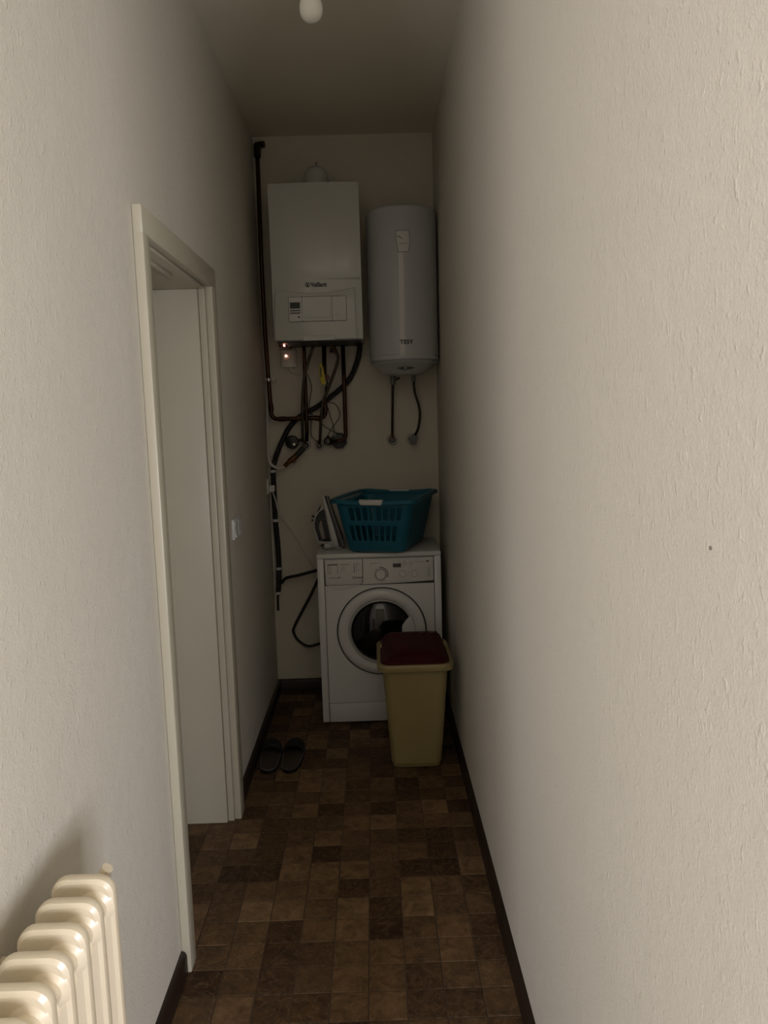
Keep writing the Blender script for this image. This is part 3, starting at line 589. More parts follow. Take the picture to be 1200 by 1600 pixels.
# front sheet with the door hole
bm = NB(); n = 64; fx0, fx1, fz0, fz1 = MX0+0.036, MX1-0.036, 0.108, 0.694
def ringpt(k, r): return (DCX+r*math.cos(2*PI*k/n), DCZ+r*math.sin(2*PI*k/n))
def edgept(k):
    c, s = math.cos(2*PI*k/n), math.sin(2*PI*k/n); ts = []
    if abs(c) > 1e-6: ts.append(((fx1 if c > 0 else fx0)-DCX)/c)
    if abs(s) > 1e-6: ts.append(((fz1 if s > 0 else fz0)-DCZ)/s)
    q = min(ts); return (DCX+c*q, DCZ+s*q)
def holed_sheet(bm, y_a, y_b, r, gx=0.0):
    global A0, B0
    for y, fl_ in ((y_a, 0), (y_b, 1)):
        A = [bm.verts.new((ringpt(k, r)[0], y, ringpt(k, r)[1])) for k in range(n)]; B = [bm.verts.new((edgept(k)[0], y, edgept(k)[1])) for k in range(n)]
        for cx, cz in ((fx0, fz0), (fx1, fz0), (fx0, fz1), (fx1, fz1)):
            j = min(range(n), key=lambda k: (B[k].co.x-cx)**2+(B[k].co.z-cz)**2); B[j].co.x = cx; B[j].co.z = cz
        for k in range(n): bm.faces.new((A[k], A[(k+1) % n], B[(k+1) % n], B[k]))
        if fl_:
            for k in range(n): bm.faces.new((A0[k], A0[(k+1) % n], A[(k+1) % n], A[k])); bm.faces.new((B0[k], B[k], B[(k+1) % n], B0[(k+1) % n]))
        A0, B0 = A, B
holed_sheet(bm, MY, MY+0.010, DR+0.004)
finish('front_sheet', bm, 'enamel', wm, smooth=30)
bm = NB(); box(bm, MX0, MX0+0.0335, MY-0.0005, MY+0.111, 0.010, 0.826, 0.005, 2); finish('side_post', bm, 'enamel', wm, smooth=40)
bm = NB(); box(bm, MX1-0.0335, MX1, MY-0.0005, MY+0.111, 0.010, 0.826, 0.005, 2); finish('side_post', bm, 'enamel', wm, smooth=40)
bm = NB(); box(bm, fx0, fx1, MY+0.0005, MY+0.010, 0.010, 0.1055, 0.003, 2); finish('kick_panel', bm, 'enamel', wm, smooth=40)
fx0, fx1, fz0, fz1 = MX0+0.03, MX1-0.03, 0.012, 0.820
bm = NB(); holed_sheet(bm, MY+0.0105, MY+0.015, 0.158); finish('front_seam', bm, 'seam', wm)
fx0, fx1 = MX0+0.036, MX1-0.036
# control fascia: left drawer, right panel
FY = MY-0.006
drw = thing  # (name kept short below)
bm = NB(); prism(bm, [(fx0+0.001, 0.8225), (-0.0745, 0.8225), (-0.0745, 0.715), (-0.078, 0.704), (-0.088, 0.6985), (fx0+0.004, 0.6985)], 'y', FY, MY+0.010, 0.003, 2); dr = finish('detergent_drawer', bm, 'enamel2', wm, smooth=40)
bm = NB(); prism(bm, [(-0.0725, 0.8225), (fx1-0.001, 0.8225), (fx1-0.001, 0.7075), (0.10, 0.6995), (-0.084, 0.6972), (-0.0765, 0.7030), (-0.0725, 0.714)], 'y', FY, MY+0.010, 0.003, 2); cp = finish('control_panel', bm, 'enamel2', wm, smooth=40)
# scooped grip under the drawer
bm = NB(); prism(bm, [(-0.246, 0.6965), (-0.085, 0.6965), (-0.105, 0.690), (-0.150, 0.676), (-0.178, 0.670), (-0.195, 0.670), (-0.208, 0.675)], 'y', MY-0.0025, MY+0.003, 0.002, 2); gr = finish('drawer_grip', bm, 'enamel2', wm, smooth=40)
bm = NB(); prism(bm, [(-0.205, 0.6955), (-0.165, 0.6955), (-0.170, 0.682), (-0.198, 0.680)], 'y', MY-0.0034, MY); finish('grip_recess', bm, 'enamel', gr)
# print on the drawer
bm = NB(); box(bm, -0.242, -0.191, FY-0.0006, FY+0.001, 0.7955, 0.8000); finish('printed_bar', bm, 'black', dr)
bm = NB()
for x0, x1, z0, z1 in ((-0.2405, -0.2385, 0.752, 0.792), (-0.2290, -0.2272, 0.750, 0.793), (-0.194, -0.1925, 0.754, 0.790), (-0.236, -0.186, 0.7330, 0.7347), (-0.190, -0.182, 0.7325, 0.7370), (-0.180, -0.136, 0.7975, 0.7995), (-0.174, -0.1725, 0.760, 0.794), (-0.163, -0.1615, 0.768, 0.794), (-0.117, -0.073-0.012, 0.7985, 0.8002), (-0.115, -0.1125, 0.756, 0.796), (-0.104, -0.1025, 0.758, 0.796), (-0.098, -0.090, 0.770, 0.7715)):
    box(bm, x0, x1, FY-0.0005, FY+0.001, z0, z1)
finish('programme_print', bm, 'print', dr)['kind'] = 'stuff'
bm = NB(); lathe(bm, [(0.0045, 0.0006), (0.0062, 0.0006), (0.0062, -0.0006), (0.0045, -0.0006)], (-0.1175, FY, 0.7325), 'y', 20, cap=False); box(bm, -0.1185, -0.1165, FY-0.0006, FY, 0.7295, 0.7355); finish('emblem', bm, 'print', dr)
text('brand_lettering', 'INDESIT', 'print', dr, -0.1095, FY, 0.7295, 0.0085, bold=0.0003, width=0.036)
# knobs, display, small print on the control panel
KX, KZ = 0.0125, 0.744
bm = NB(); lathe(bm, [(0.0255, 0.001), (0.0255, -0.003), (0.0235, -0.012), (0.020, -0.015), (0, -0.016)], (KX, FY, KZ), 'y', 32); kn = finish('programme_knob', bm, 'enamel', cp, smooth=35)
bm = NB(); box(bm, KX-0.001, KX+0.001, FY-0.0168, FY-0.014, KZ+0.006, KZ+0.019); finish('pointer', bm, 'lgrey', kn)
def arc(bm, cx, cz, r0, r1, a0, a1, y0, y1, n=24):
    o1 = [(cx+r1*math.cos(a0+(a1-a0)*k/n), cz+r1*math.sin(a0+(a1-a0)*k/n)) for k in range(n+1)]
    i1 = [(cx+r0*math.cos(a0+(a1-a0)*k/n), cz+r0*math.sin(a0+(a1-a0)*k/n)) for k in range(n+1)][::-1]
    for k in range(n):
        prism(bm, [o1[k], o1[k+1], i1[n-k-1], i1[n-k]], 'y', y0, y1)
bm = NB(); arc(bm, KX, KZ, 0.0325, 0.0360, math.radians(100), math.radians(-25), FY-0.0006, FY+0.001); finish('dial_arc', bm, 'black', cp)
bm = NB(); arc(bm, KX, KZ, 0.0262, 0.0275, 0, 2*PI, FY-0.0005, FY+0.001, 32)
for k in range(13):
    a = math.radians(120+k*15); x, z = KX+0.034*math.cos(a), KZ+0.034*math.sin(a); box(bm, x-0.0014, x+0.0014, FY-0.0005, FY+0.001, z-0.0014, z+0.0014)
box(bm, -0.032, -0.028, FY-0.0005, FY+0.001, 0.795, 0.801); box(bm, -0.022, 0.006, FY-0.0005, FY+0.001, 0.8005, 0.8018); box(bm, 0.010, 0.013, FY-0.0005, FY+0.001, 0.794, 0.798)
for x, z, r in ((0.130, 0.794, 0.008), (0.157, 0.791, 0.007)): arc(bm, x, z, r-0.0012, r, 0, 2*PI, FY-0.0005, FY+0.001, 20)
for x, z in ((0.128, 0.805), (0.152, 0.803), (0.236, 0.796), (0.156, 0.776), (0.124, 0.778), (0.146, 0.748), (0.140, 0.738)): box(bm, x-0.0016, x+0.0016, FY-0.0005, FY+0.001, z-0.0012, z+0.0012)
box(bm, 0.165, 0.225, FY-0.0005, FY+0.001, 0.8005, 0.8015); box(bm, 0.232, 0.244, FY-0.0005, FY+0.001, 0.799, 0.806); box(bm, 0.2475, 0.2485, FY-0.0005, FY+0.001, 0.728, 0.776); box(bm, 0.238, 0.239, FY-0.0005, FY+0.001, 0.728, 0.776); box(bm, 0.238, 0.2485, FY-0.0005, FY+0.001, 0.728, 0.729); box(bm, 0.238, 0.2485, FY-0.0005, FY+0.001, 0.745, 0.746)
finish('panel_print', bm, 'print', cp)['kind'] = 'stuff'
plate('display', 0.072, 0.111, 0.7765, 0.7955, FY-0.001, FY+0.002, 'glassblack', cp, 0.001)
for x, z in ((0.1165, 0.744), (0.1745, 0.7435)):
    bm = NB(); lathe(bm, [(0.0155, 0.001), (0.0155, -0.002), (0.014, -0.004), (0, -0.0045)], (x, FY, z), 'y', 24); bt = finish('round_button', bm, 'enamel', cp, smooth=35)
    bm = NB(); arc(bm, x, z, 0.0160, 0.0172, 0, 2*PI, FY-0.0005, FY+0.001, 24); finish('button_ring', bm, 'lgrey', bt)
# door: dark gap, white ring, glass bowl, handle
bm = NB(); arc(bm, DCX, DCZ, DR-0.006, DR+0.006, 0, 2*PI, MY+0.003, MY+0.010, 64); finish('door_gap', bm, 'black', wm)
bm = NB(); lathe(bm, [(DR-0.002, 0.006), (DR-0.003, -0.008), (DR-0.010, -0.015), (DR-0.026, -0.0185), (0.168, -0.018), (0.1595, -0.012), (0.1575, 0.006)], (DCX, MY, DCZ), 'y', 64, cap=False); dring = finish('door_ring', bm, 'enamel', wm, smooth=50)
bm = NB(); lathe(bm, [(0.1590, -0.002), (0.1585, -0.0125), (0.1530, -0.0145), (0.1480, -0.0090), (0.1470, 0.004)], (DCX, MY, DCZ), 'y', 64, cap=False); finish('inner_ring', bm, 'lgrey', dring, smooth=50)
bm = NB(); lathe(bm, [(0.1478, 0.004), (0.146, 0.000), (0.138, -0.005), (0.120, -0.0125), (0.095, -0.020), (0.065, -0.0265), (0.035, -0.030), (0, -0.031)], (DCX, MY, DCZ), 'y', 48); finish('door_glass', bm, 'glassblack', wm, smooth='all')
# handle: filled crescent at the right of the glass, meeting in a point
hp = []
for k in range(0, 15):
    a = math.radians(29.5-k*4.6); hp.append((DCX+0.1600*math.cos(a), DCZ+0.1600*math.sin(a)))
hp += [(0.118, 0.392), (0.104, 0.430), (0.104, 0.470), (0.109, 0.494), (0.128, 0.518)]
bm = NB(); prism(bm, hp, 'y', MY-0.0195, MY-0.006, 0.004, 2); finish('door_handle', bm, 'enamel', dring, smooth=40)
for x in (MX0+0.05, MX1-0.05):
    for y in (MY+0.05, MYB-0.05):
        bm = NB(); cyl(bm, (x, y, 0), (x, y, 0.012), 0.018, 12); finish('foot', bm, 'black', wm)

# hoses and cable left of the machine
cable('black discharge hose running from corner pipe to washing machine back', [(-0.5205, 4.0875, 0.616), (-0.512, 4.083, 0.630), (-0.489, 4.075, 0.647), (-0.422, 4.068, 0.661), (-0.331, 4.062, 0.684), (-0.28, 4.060, 0.697), (-0.25, 4.05, 0.70), (-0.24, 4.036, 0.70)], 0.0088, 'rubber', 'discharge_hose', 'hose')
cable('black hose hanging in a loop left of the washing machine', [(-0.22, 4.036, 0.80), (-0.225, 4.08, 0.79), (-0.262, 4.098, 0.755), (-0.294, 4.10, 0.705), (-0.331, 4.10, 0.617), (-0.378, 4.10, 0.525), (-0.460, 4.10, 0.378), (-0.470, 4.10, 0.336), (-0.447, 4.10, 0.292), (-0.398, 4.10, 0.258), (-0.338, 4.095, 0.268), (-0.27, 4.085, 0.30), (-0.24, 4.06, 0.31), (-0.235, 4.036, 0.31)], 0.0075, 'rubber', 'supply_hose', 'hose')
t = thing('wall_socket', 'small white socket with plug low in the left corner', 'socket', (XL, 4.06, 1.14))
bm = NB(); box(bm, XL+0.0005, XL+0.012, 4.025, 4.085, 1.105, 1.185, 0.003, 2); finish('plate', bm, 'offpipe', t, smooth=40)
bm = NB(); box(bm, XL+0.011, XL+0.040, 4.045, 4.068, 1.115, 1.150, 0.006, 2); pg = finish('plug', bm, 'whitepl', t, smooth=40)
cable('white power cable slanting from corner socket toward the machine', [(-0.545, 4.056, 1.120), (-0.530, 4.068, 1.065), (-0.519, 4.078, 1.006), (-0.475, 4.112, 0.92), (-0.43, 4.119, 0.845), (-0.396, 4.1195, 0.771), (-0.35, 4.1195, 0.70), (-0.27, 4.1195, 0.64), (-0.20, 4.085, 0.62), (-0.18, 4.036, 0.62)], 0.0034, 'whitepl', 'power_cable')

# ------------------------------------------------------------------ laundry basket (local coordinates, turned on the machine)
bk = thing('laundry_basket', 'teal blue slotted plastic laundry basket on the washing machine', 'basket', (0.052, 3.803, MH), None, math.radians(-17))
HT = 0.262
b0x, b0y, b1x, b1y = 0.138, 0.205, 0.196, 0.243       # half sizes at bottom and rim
NCF, NCS, NCC = 50, 30, 6
def loop(t, grow=0.0):
    """points round a rounded rectangle at height fraction t; starts at the front left"""
    hx = b0x+(b1x-b0x)*t+grow; hy = b0y+(b1y-b0y)*t+grow; r = 0.035+0.01*t; out = []
    def side(p, q, n): return [(p[0]+(q[0]-p[0])*k/n, p[1]+(q[1]-p[1])*k/n) for k in range(n)]
    def corner(cx, cy, a, n=NCC): return [(cx+r*math.cos(a+PI/2*k/n), cy+r*math.sin(a+PI/2*k/n)) for k in range(n)]
    out += side((-hx+r, -hy), (hx-r, -hy), NCF) + corner(hx-r, -hy+r, -PI/2)
    out += side((hx, -hy+r), (hx, hy-r), NCS) + corner(hx-r, hy-r, 0)
    out += side((hx-r, hy), (-hx+r, hy), NCF) + corner(-hx+r, hy-r, PI/2)
    out += side((-hx, hy-r), (-hx, -hy+r), NCS) + corner(-hx+r, -hy+r, PI)
    return out
zs = [0.0, 0.012, 0.058, 0.062, 0.100, 0.136, 0.140, 0.156, 0.160, 0.19, 0.222, 0.226, 0.246]
slots = {}
for row, (z0, z1, sh) in enumerate(((3, 5, 1), (8, 10, 4))):
    for z in range(z0, z1): slots[z] = sh
bm = NB(); L = []
for i, z in enumerate(zs):
    t = z/HT
    pts = loop(t, -0.012 if i == 0 else 0.0)
    L.append([bm.verts.new((x, y, max(z, 0.0035))) for x, y in pts])
n = len(L[0]); fb = NCF+NCC+NCS+NCC
def is_slot(i, k):
    if i not in slots: return False
    s = slots[i]
    for base in (0,):
        kk = k-base
        if 0 <= kk < NCF and (kk-s) % 6 < 4 and s <= kk < s+6*7+4 and kk < NCF: return True
    return False
for i in range(len(zs)-1):
    for k in range(n):
        if is_slot(i, k): continue
        bm.faces.new((L[i][k], L[i][(k+1) % n], L[i+1][(k+1) % n], L[i+1][k]))
bm.faces.new(L[0])
sh = finish('shell', bm, 'teal', bk, smooth=35, local=True)
md = sh.modifiers.new('thickness', 'SOLIDIFY'); md.thickness = 0.0032; md.offset = -1.0
# rim: turned-out lip, higher at the corners, with a dip at the grips
bm = NB(); R = []
def dip(x, y, t):
    return 0.0
prof = [(0.0, 0.246), (0.0, 0.256), (0.004, HT), (0.016, HT+0.001), (0.020, HT-0.004), (0.020, HT-0.018), (0.0172, HT-0.018), (0.0165, HT-0.005), (0.005, HT-0.005)]
for g, z in prof:
    R.append([bm.verts.new((x, y, z)) for x, y in loop(0.246/HT, g)])
for A, B in zip(R, R[1:]):
    for k in range(n): bm.faces.new((A[k], A[(k+1) % n], B[(k+1) % n], B[k]))
# wavy top: the rim drops gently either side of the grips on the short ends
for v in bm.verts:
    u = abs(v.co.x)/b1x
    if abs(v.co.y) > b1y-0.03: v.co.z -= 0.007*(1-min(1, u*1.25)**2)
    if abs(v.co.x) > b1x-0.02: v.co.z += 0.004*(1-min(1, abs(v.co.y)/b1y)**2)
finish('rim', bm, 'teal', bk, smooth=40, local=True)
for s in (-1, 1):
    bm = NB(); yy = s*(b1y+0.012)
    prism(bm, [(-0.058, 0.2625), (0.058, 0.2625), (0.055, 0.246), (0.049, 0.237), (-0.049, 0.237), (-0.055, 0.246)], 'y', yy-0.0125, yy+0.0125, 0.005, 3)
    finish('grip', bm, 'whitepl', bk, smooth=40, local=True)

# ------------------------------------------------------------------ steam iron standing on its heel
IX, IY = -0.232, 3.815
ir = thing('steam_iron', 'white and black steam iron upright on its heel beside the basket', 'iron', (IX, IY, MH))
def iron_half(z):           # half width of the sole at height z above the heel (0..0.27)
    t = z/0.262; return 0.055*max(0.0, 1-t**2.2)**0.62
zsn = [0.012, 0.03, 0.06, 0.09, 0.12, 0.15, 0.18, 0.205, 0.225, 0.24, 0.252, 0.259]
def sole_x(z): return 0.064-0.078*(z/0.262)**1.15      # the upright iron leans back a little
def slab(name, x_of, th, grow, m):
    bm = NB(); rows = []
    for z in zsn:
        h = iron_half(z)*grow+0.002; x = x_of(z)
        rows.append([bm.verts.new((IX+x+dx, IY+dy, MH+z)) for dx, dy in ((0, -h), (th, -h), (th, h), (0, h))])
    for A, B in zip(rows, rows[1:]):
        for k in range(4): bm.faces.new((A[k], A[(k+1) % 4], B[(k+1) % 4], B[k]))
    bm.faces.new(rows[0]); bm.faces.new(rows[-1]); return finish(name, bm, m, ir, smooth=30)
slab('soleplate', lambda z: sole_x(z)+0.0, 0.006, 1.0, 'grey')
slab('heat_shield', lambda z: sole_x(z)-0.020*(1-0.5*z/0.262), 0.0205*1.0, 0.96, 'black')
# white water tank body: wide at heel, pointed at the nose
bm = NB(); rows = []
for z in zsn:
    t = z/0.262; h = iron_half(z)*0.86+0.002; xr = sole_x(z)-0.0195*(1-0.5*t); th_ = 0.036*(1-t)**0.55+0.006
    sec = []
    for k in range(9):
        a = PI*k/8; sec.append((xr-th_*math.sin(a)**0.7, -h*math.cos(a)))
    rows.append([bm.verts.new((IX+x, IY+y, MH+z)) for x, y in sec])
for A, B in zip(rows, rows[1:]):
    for k in range(8): bm.faces.new((A[k], A[k+1], B[k+1], B[k]))
    bm.faces.new((A[8], A[0], B[0], B[8]))
bm.faces.new(rows[0]); bm.faces.new(rows[-1]); finish('water_tank', bm, 'whitepl', ir, smooth=40)
# handle: black loop with an opening, in the plane of the iron's axis
outer = [(0.020, 0.030), (-0.056, 0.030), (-0.064, 0.060), (-0.074, 0.095), (-0.077, 0.125), (-0.069, 0.155), (-0.053, 0.180), (-0.034, 0.193), (-0.014, 0.188), (-0.002, 0.164), (0.008, 0.11)]
inner = [(-0.024, 0.042), (-0.044, 0.042), (-0.052, 0.070), (-0.058, 0.098), (-0.056, 0.116), (-0.050, 0.132), (-0.045, 0.140), (-0.041, 0.136), (-0.038, 0.118), (-0.032, 0.090), (-0.027, 0.060)]
def ring_prism(bm, O, I, y0, y1):
    F = []
    for y in (y0, y1): F.append(([bm.verts.new((IX+x, y, MH+z)) for x, z in O], [bm.verts.new((IX+x, y, MH+z)) for x, z in I]))
    n = len(O)
    for k in range(n):
        j = (k+1) % n
        for O_, I_ in F: bm.faces.new((O_[k], O_[j], I_[j], I_[k]))
        bm.faces.new((F[0][0][k], F[1][0][k], F[1][0][j], F[0][0][j])); bm.faces.new((F[0][1][k], F[0][1][j], F[1][1][j], F[1][1][k]))
bm = NB(); ring_prism(bm, outer, inner, IY-0.017, IY+0.017); hd = finish('handle', bm, 'black', ir, smooth=35)
bm = NB(); tube(bm, catmull([(IX-0.0575, IY-0.012, MH+0.028), (IX-0.0655, IY-0.012, MH+0.06), (IX-0.0755, IY-0.012, MH+0.095), (IX-0.0785, IY-0.012, MH+0.125), (IX-0.0705, IY-0.012, MH+0.157), (IX-0.0545, IY-0.012, MH+0.182), (IX-0.034, IY-0.012, MH+0.196)]), 0.0034, 8); finish('handle_edge', bm, 'whitepl', hd, smooth='all')
bm = NB(); prism(bm, [(IX-0.070, MH+0.168), (IX-0.052, MH+0.186), (IX-0.040, MH+0.218), (IX-0.048, MH+0.210)], 'y', IY-0.010, IY+0.010); finish('filler_cap', bm, 'black', hd)
bm = NB(); cyl(bm, (IX-0.070, IY, MH+0.154), (IX-0.090, IY, MH+0.163), 0.006, 10); cyl(bm, (IX-0.074, IY, MH+0.138), (IX-0.092, IY, MH+0.142), 0.005, 10); finish('spray_button', bm, 'black', hd, smooth=40)
bm = NB(); tube(bm, catmull([(IX-0.022, IY-0.014, MH+0.188), (IX-0.021, IY-0.009, MH+0.22), (IX-0.017, IY-0.004, MH+0.25)]), 0.0022, 6); finish('nose_seam', bm, 'black', ir)
bm = NB(); prism(bm, rrect(IX-0.054, IX+0.058, IY-0.046, IY+0.046, 0.018, 4), 'z', MH+0.0005, MH+0.012); box(bm, IX-0.045, IX+0.02, IY-0.036, IY+0.036, MH+0.020, MH+0.031, 0.003); finish('heel', bm, 'lgrey', ir, smooth=40)
# cord wound round the heel, with its plug in front
bm = NB(); P = []
for k in range(0, 61):
    a = 2*PI*k/20; z = 0.018+0.0065*(k/20); P.append((IX+0.004+(0.062+0.003*math.sin(3*a))*math.cos(a), IY+0.053*math.sin(a), MH+z))
P += [(IX+0.062, IY-0.03, MH+0.03), (IX+0.03, IY-0.060, MH+0.022), (IX-0.005, IY-0.068, MH+0.020)]
tube(bm, P, 0.0034, 8); cd_ = finish('power_cord', bm, 'whitepl', ir, smooth='all')
bm = NB(); cyl(bm, (IX+0.024, IY-0.066, MH+0.021), (IX+0.000, IY-0.069, MH+0.020), 0.008, 12); cyl(bm, (IX+0.0, IY-0.069, MH+0.020), (IX-0.028, IY-0.073, MH+0.020), 0.0175, 16); pl = finish('plug', bm, 'lgrey', cd_, smooth=40)
for s in (-1, 1):
    bm = NB(); cyl(bm, (IX-0.028, IY-0.073, MH+0.020+s*0.008), (IX-0.044, IY-0.075, MH+0.020+s*0.008), 0.0026, 8); finish('pin', bm, 'black', pl)

# ------------------------------------------------------------------ waste bin
bn = thing('waste_bin', 'tall beige plastic waste bin with wine red lid before the washing machine', 'bin', (0.143, 3.26, 0))
def bin_loop(bm, z, x0, x1, y0, y1, r): return [bm.verts.new((x, y, z)) for x, y in rrect(x0, x1, y0, y1, r, 6)]
def skin_loops(bm, Ls, capA=True, capB=False):
    for A, B in zip(Ls, Ls[1:]):
        for k in range(len(A)): bm.faces.new((A[k], A[(k+1) % len(A)], B[(k+1) % len(A)], B[k]))
    if capA: bm.faces.new(Ls[0])
    if capB: bm.faces.new(Ls[-1])
def bin_at(t, g=0.0):
    x0 = 0.038+(0.008-0.038)*t; x1 = 0.247+(0.279-0.247)*t; y0 = 3.135+(3.092-3.135)*t; y1 = 3.385+(3.425-3.385)*t
    return x0-g, x1+g, y0-g, y1+g
bm = NB(); Ls = []
for z, g, r in ((0.0, -0.010, 0.03), (0.004, -0.003, 0.03), (0.018, -0.001, 0.032), (0.021, 0.002, 0.033), (0.10, 0.002, 0.035), (0.25, 0.002, 0.037), (0.40, 0.002, 0.04), (0.448, 0.002, 0.04), (0.448, -0.002, 0.04), (0.30, -0.002, 0.038), (0.02, -0.004, 0.03)):
    Ls.append(bin_loop(bm, z, *bin_at(z/0.45, g), r))
skin_loops(bm, Ls, True, True); finish('body', bm, 'bin', bn, smooth=35)
bm = NB(); Ls = []
for z, g in ((0.445, 0.000), (0.445, 0.020), (0.448, 0.0225), (0.470, 0.0245), (0.4745, 0.0215), (0.4745, 0.006), (0.445, 0.000)):
    Ls.append(bin_loop(bm, z, *bin_at(1.0, g), 0.045))
skin_loops(bm, Ls, False, False); rim = finish('rim', bm, 'bin', bn, smooth=40)
bm = NB(); Ls = []
lx0, lx1, ly0, ly1 = bin_at(1.0, 0.008)
for z, g, r in ((0.470, 0.0, 0.042), (0.479, 0.001, 0.042), (0.4835, -0.004, 0.040), (0.4850, -0.018, 0.036), (0.492, -0.028, 0.03), (0.502, -0.050, 0.028), (0.507, -0.085, 0.02), (0.508, -0.11, 0.015)):
    Ls.append(bin_loop(bm, z, lx0-g, lx1+g, ly0-g, ly1+g, r))
# the lid's crown rises towards the hinge at the back
skin_loops(bm, Ls, True, True)
for v in bm.verts:
    if v.co.z > 0.4846: v.co.z += 0.030*max(0, (v.co.y-3.13)/0.28)
lid = finish('lid', bm, 'winered', bn, smooth=35)
for k in range(5):
    x = 0.055+k*0.042; bm = NB(); prism(bm, [(x, 3.335), (x+0.014, 3.362), (x+0.034, 3.362), (x+0.020, 3.335)], 'z', 0.515, 0.5335, 0.002, 1); finish('lid_rib', bm, 'winered', lid, smooth=40)
bm = NB(); prism(bm, rrect(0.045, 0.243, 3.105, 3.122, 0.006, 3), 'z', 0.484, 0.490, 0.0025, 2); finish('lid_lip', bm, 'winered', lid, smooth=40)
for x in (-0.003, 0.2795):
    bm = NB(); box(bm, x, x+0.010, 3.30, 3.335, 0.476, 0.494, 0.003); finish('side_latch', bm, 'bin', rim, smooth=40)

# ------------------------------------------------------------------ slippers
def slipper(label, cx, cy, rz, mir):
    t = thing('slipper', label, 'slipper', (cx, cy, 0), 'pair of slippers by the left wall', rz)
    def half(u):        # u 0 heel .. 1 toe -> (inner, outer) half widths
        w = 0.037+0.011*math.sin(PI*min(1, max(0, (u-0.15)/0.85))*0.95)
        e = 1.0
        if u < 0.16: e = math.sqrt(max(0, 1-((0.16-u)/0.16)**2))
        if u > 0.72: e = math.sqrt(max(0, 1-((u-0.72)/0.28)**2))
        return w*e
    Ln = 0.295; N = 28
    us = [k/N for k in range(N+1)]
    out = [(half(u)*1.0, (u-0.5)*Ln) for u in us[1:-1]]
    ol = [(0, -0.5*Ln)]+[(mir*x, y) for x, y in out]+[(0, 0.5*Ln)]+[(-mir*x*0.93, y) for x, y in out[::-1]]
    bm = NB(); prism(bm, ol, 'z', 0.0, 0.018, 0.004, 2); finish('sole', bm, 'black', t, smooth=40, local=True)
    bm = NB(); prism(bm, [(x*0.90, y*0.955) for x, y in ol], 'z', 0.017, 0.0205); finish('insole', bm, 'insole', t, local=True)
    bm = NB(); tube(bm, [(x*0.97, y*0.985, 0.0195) for x, y in ol]+[(ol[0][0]*0.97, ol[0][1]*0.985, 0.0195)], 0.0032, 8); finish('edge_binding', bm, 'piping', t, smooth='all', local=True)
    # closed toe upper: half dome from mid foot to toe
    bm = NB(); rows = []; K = 12
    u0 = 0.50
    for i in range(15):
        u = u0+(0.995-u0)*i/14; h = half(u)*1.0+0.001; hz = 0.018+0.048*math.sqrt(max(0.02, 1-((u-u0)/(1-u0))**2.4))*(1.0 if i else 0.98)
        row = []
        for k in range(K+1):
            a = PI*k/K; row.append(bm.verts.new((math.cos(a)*h*(0.98), (u-0.5)*Ln+0.012*(1-math.sin(a))*(1 if i == 0 else 0), 0.015+(hz-0.015)*math.sin(a)**0.8)))
        rows.append(row)
    for A, B in zip(rows, rows[1:]):
        for k in range(K): bm.faces.new((A[k], A[k+1], B[k+1], B[k]))
    bm.faces.new(rows[-1])
    uo = finish('upper', bm, 'felt', t, smooth='all', local=True)
    md = uo.modifiers.new('thickness', 'SOLIDIFY'); md.thickness = 0.004; md.offset = -1.0
    return t
slipper('dark slipper nearest the left skirting board', -0.500, 3.262, math.radians(3), -1)
slipper('dark slipper on the side away from the wall', -0.402, 3.262, math.radians(-2), 1)

# ------------------------------------------------------------------ light switch on the left wall
sw = thing('light_switch', 'white double rocker light switch beside the door frame', 'switch', (XL, 3.08, 1.07))
bm = NB(); box(bm, XL+0.0005, XL+0.0115, 3.004, 3.160, 1.030, 1.112, 0.003, 2); finish('frame', bm, 'whitepl', sw, smooth=40)
for y in (3.012, 3.086):
    bm = NB(); prism(bm, [(XL+0.0105, 1.040), (XL+0.0185, 1.040), (XL+0.0135, 1.071), (XL+0.0155, 1.102), (XL+0.0105, 1.102)], 'y', y, y+0.064, 0.001, 1); finish('rocker', bm, 'whitepl', sw, smooth=30)

# ------------------------------------------------------------------ radiator on the left wall
rd = thing('radiator', 'cream enamelled column radiator along the left wall in the foreground', 'radiator', (-0.48, 0.9, 0.15))
RX0, RX1, RZ0, RZ1 = -0.525, -0.427, 0.16, 0.807
bm = NB()
def rad_section():
    bm = NB(); th_ = 0.0120; F = []
    for y, gi in ((-th_, 0.0062), (-th_*0.62, 0.0008), (-th_*0.30, 0.0), (th_*0.30, 0.0), (th_*0.62, 0.0008), (th_, 0.0062)):
        Op = rrect(RX0+gi, RX1-gi, RZ0+gi, RZ1-gi, 0.026-gi*0.6, 5); Ip = rrect(RX0+0.034-gi, RX1-0.034+gi, RZ0+0.085-gi, RZ1-0.085+gi, 0.010+gi*0.5, 5)
        F.append(([bm.verts.new((x, y, z)) for x, z in Op], [bm.verts.new((x, y, z)) for x, z in Ip]))
    n = len(F[0][0])
    for (O1, I1), (O2, I2) in zip(F, F[1:]):
        for k in range(n):
            j = (k+1) % n; bm.faces.new((O1[k], O2[k], O2[j], O1[j])); bm.faces.new((I1[k], I1[j], I2[j], I2[k]))
    for O1, I1 in (F[0], F[-1]):
        for k in range(n):
            j = (k+1) % n; bm.faces.new((O1[k], O1[j], I1[j], I1[k]))
    return bm
PITCH = 0.0583; Y1 = 1.130; NS = 11
sec = finish('section', rad_section(), 'rad', rd, smooth=24, local=True)
hubs = []
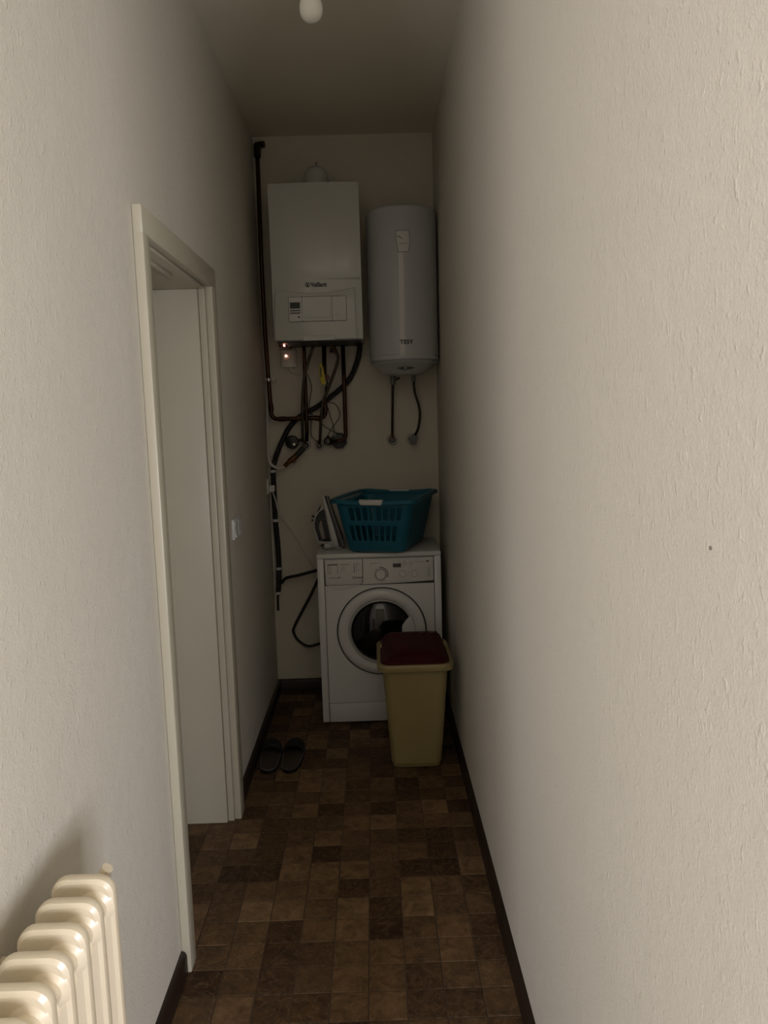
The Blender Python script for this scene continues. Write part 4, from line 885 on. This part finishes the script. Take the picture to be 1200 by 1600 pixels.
for z in (RZ1-0.046, RZ0+0.046):
    hubm = NB(); lathe(hubm, [(0.030, 0.0105), (0.0235, 0.0145), (0.0195, 0.0165), (0.0195, 0.0280), (0.0180, 0.0285), (0.0180, 0.0298), (0.0195, 0.0303), (0.0195, PITCH-0.0165), (0.0235, PITCH-0.0145), (0.030, PITCH-0.0105)], (-0.456, -PITCH, z), 'y', 24, cap=True)
    hubs.append(finish('hub', hubm, 'rad', sec, smooth=30, local=True))
base = rd.location.copy()
for i in range(NS):
    s_ = sec
    if i:
        s_ = sec.copy(); C.objects.link(s_); s_.parent = rd
        if i < NS-1:
            for h in hubs: h2 = h.copy(); C.objects.link(h2); h2.parent = s_
    s_.location = (-base.x, Y1-i*PITCH-base.y, -base.z)
bm = NB(); tube(bm, fillet([(-0.462, Y1+0.012, RZ1-0.046), (-0.462, Y1+0.034, RZ1-0.046), (-0.455, Y1+0.036, RZ1-0.016), (-0.450, Y1+0.036, RZ1-0.009)], 0.012), 0.0095, 12); finish('vent_plug', bm, 'rad', rd, smooth=35)
for y in (Y1-1.5*PITCH, Y1-7.5*PITCH):
    for z in (RZ1-0.075, RZ0+0.075):
        bm = NB(); box(bm, XL+0.001, -0.455, y-0.006, y+0.006, z-0.010, z+0.004); finish('wall_bracket', bm, 'rad', rd)

# ------------------------------------------------------------------ bare bulb on a short pendant
BXc, BYc = -0.132, 2.2
pb = thing('pendant_bulb', 'unlit bare white light bulb hanging from the ceiling', 'lamp', (BXc, BYc, ZC))
bm = NB(); lathe(bm, [(0, 2.544), (0.012, 2.5465), (0.022, 2.553), (0.0285, 2.563), (0.0312, 2.576), (0.0300, 2.590), (0.025, 2.606), (0.0185, 2.624), (0.0150, 2.640), (0.0142, 2.648), (0, 2.650)], (BXc, BYc, 0), 'z', 36); finish('bulb', bm, 'bulb', pb, smooth='all')
bm = NB(); lathe(bm, [(0.0135, 2.646), (0.0195, 2.648), (0.0195, 2.690), (0.013, 2.705), (0.005, 2.712)], (BXc, BYc, 0), 'z', 24); finish('lamp_holder', bm, 'black', pb, smooth=40)
bm = NB(); cyl(bm, (BXc, BYc, 2.708), (BXc, BYc, ZC-0.03), 0.0034, 8); finish('flex', bm, 'whitepl', pb, smooth=40)
bm = NB(); lathe(bm, [(0.006, ZC-0.045), (0.034, ZC-0.030), (0.040, ZC-0.012), (0.040, ZC-0.0005)], (BXc, BYc, 0), 'z', 28); finish('ceiling_rose', bm, 'whitepl', pb, smooth=40)
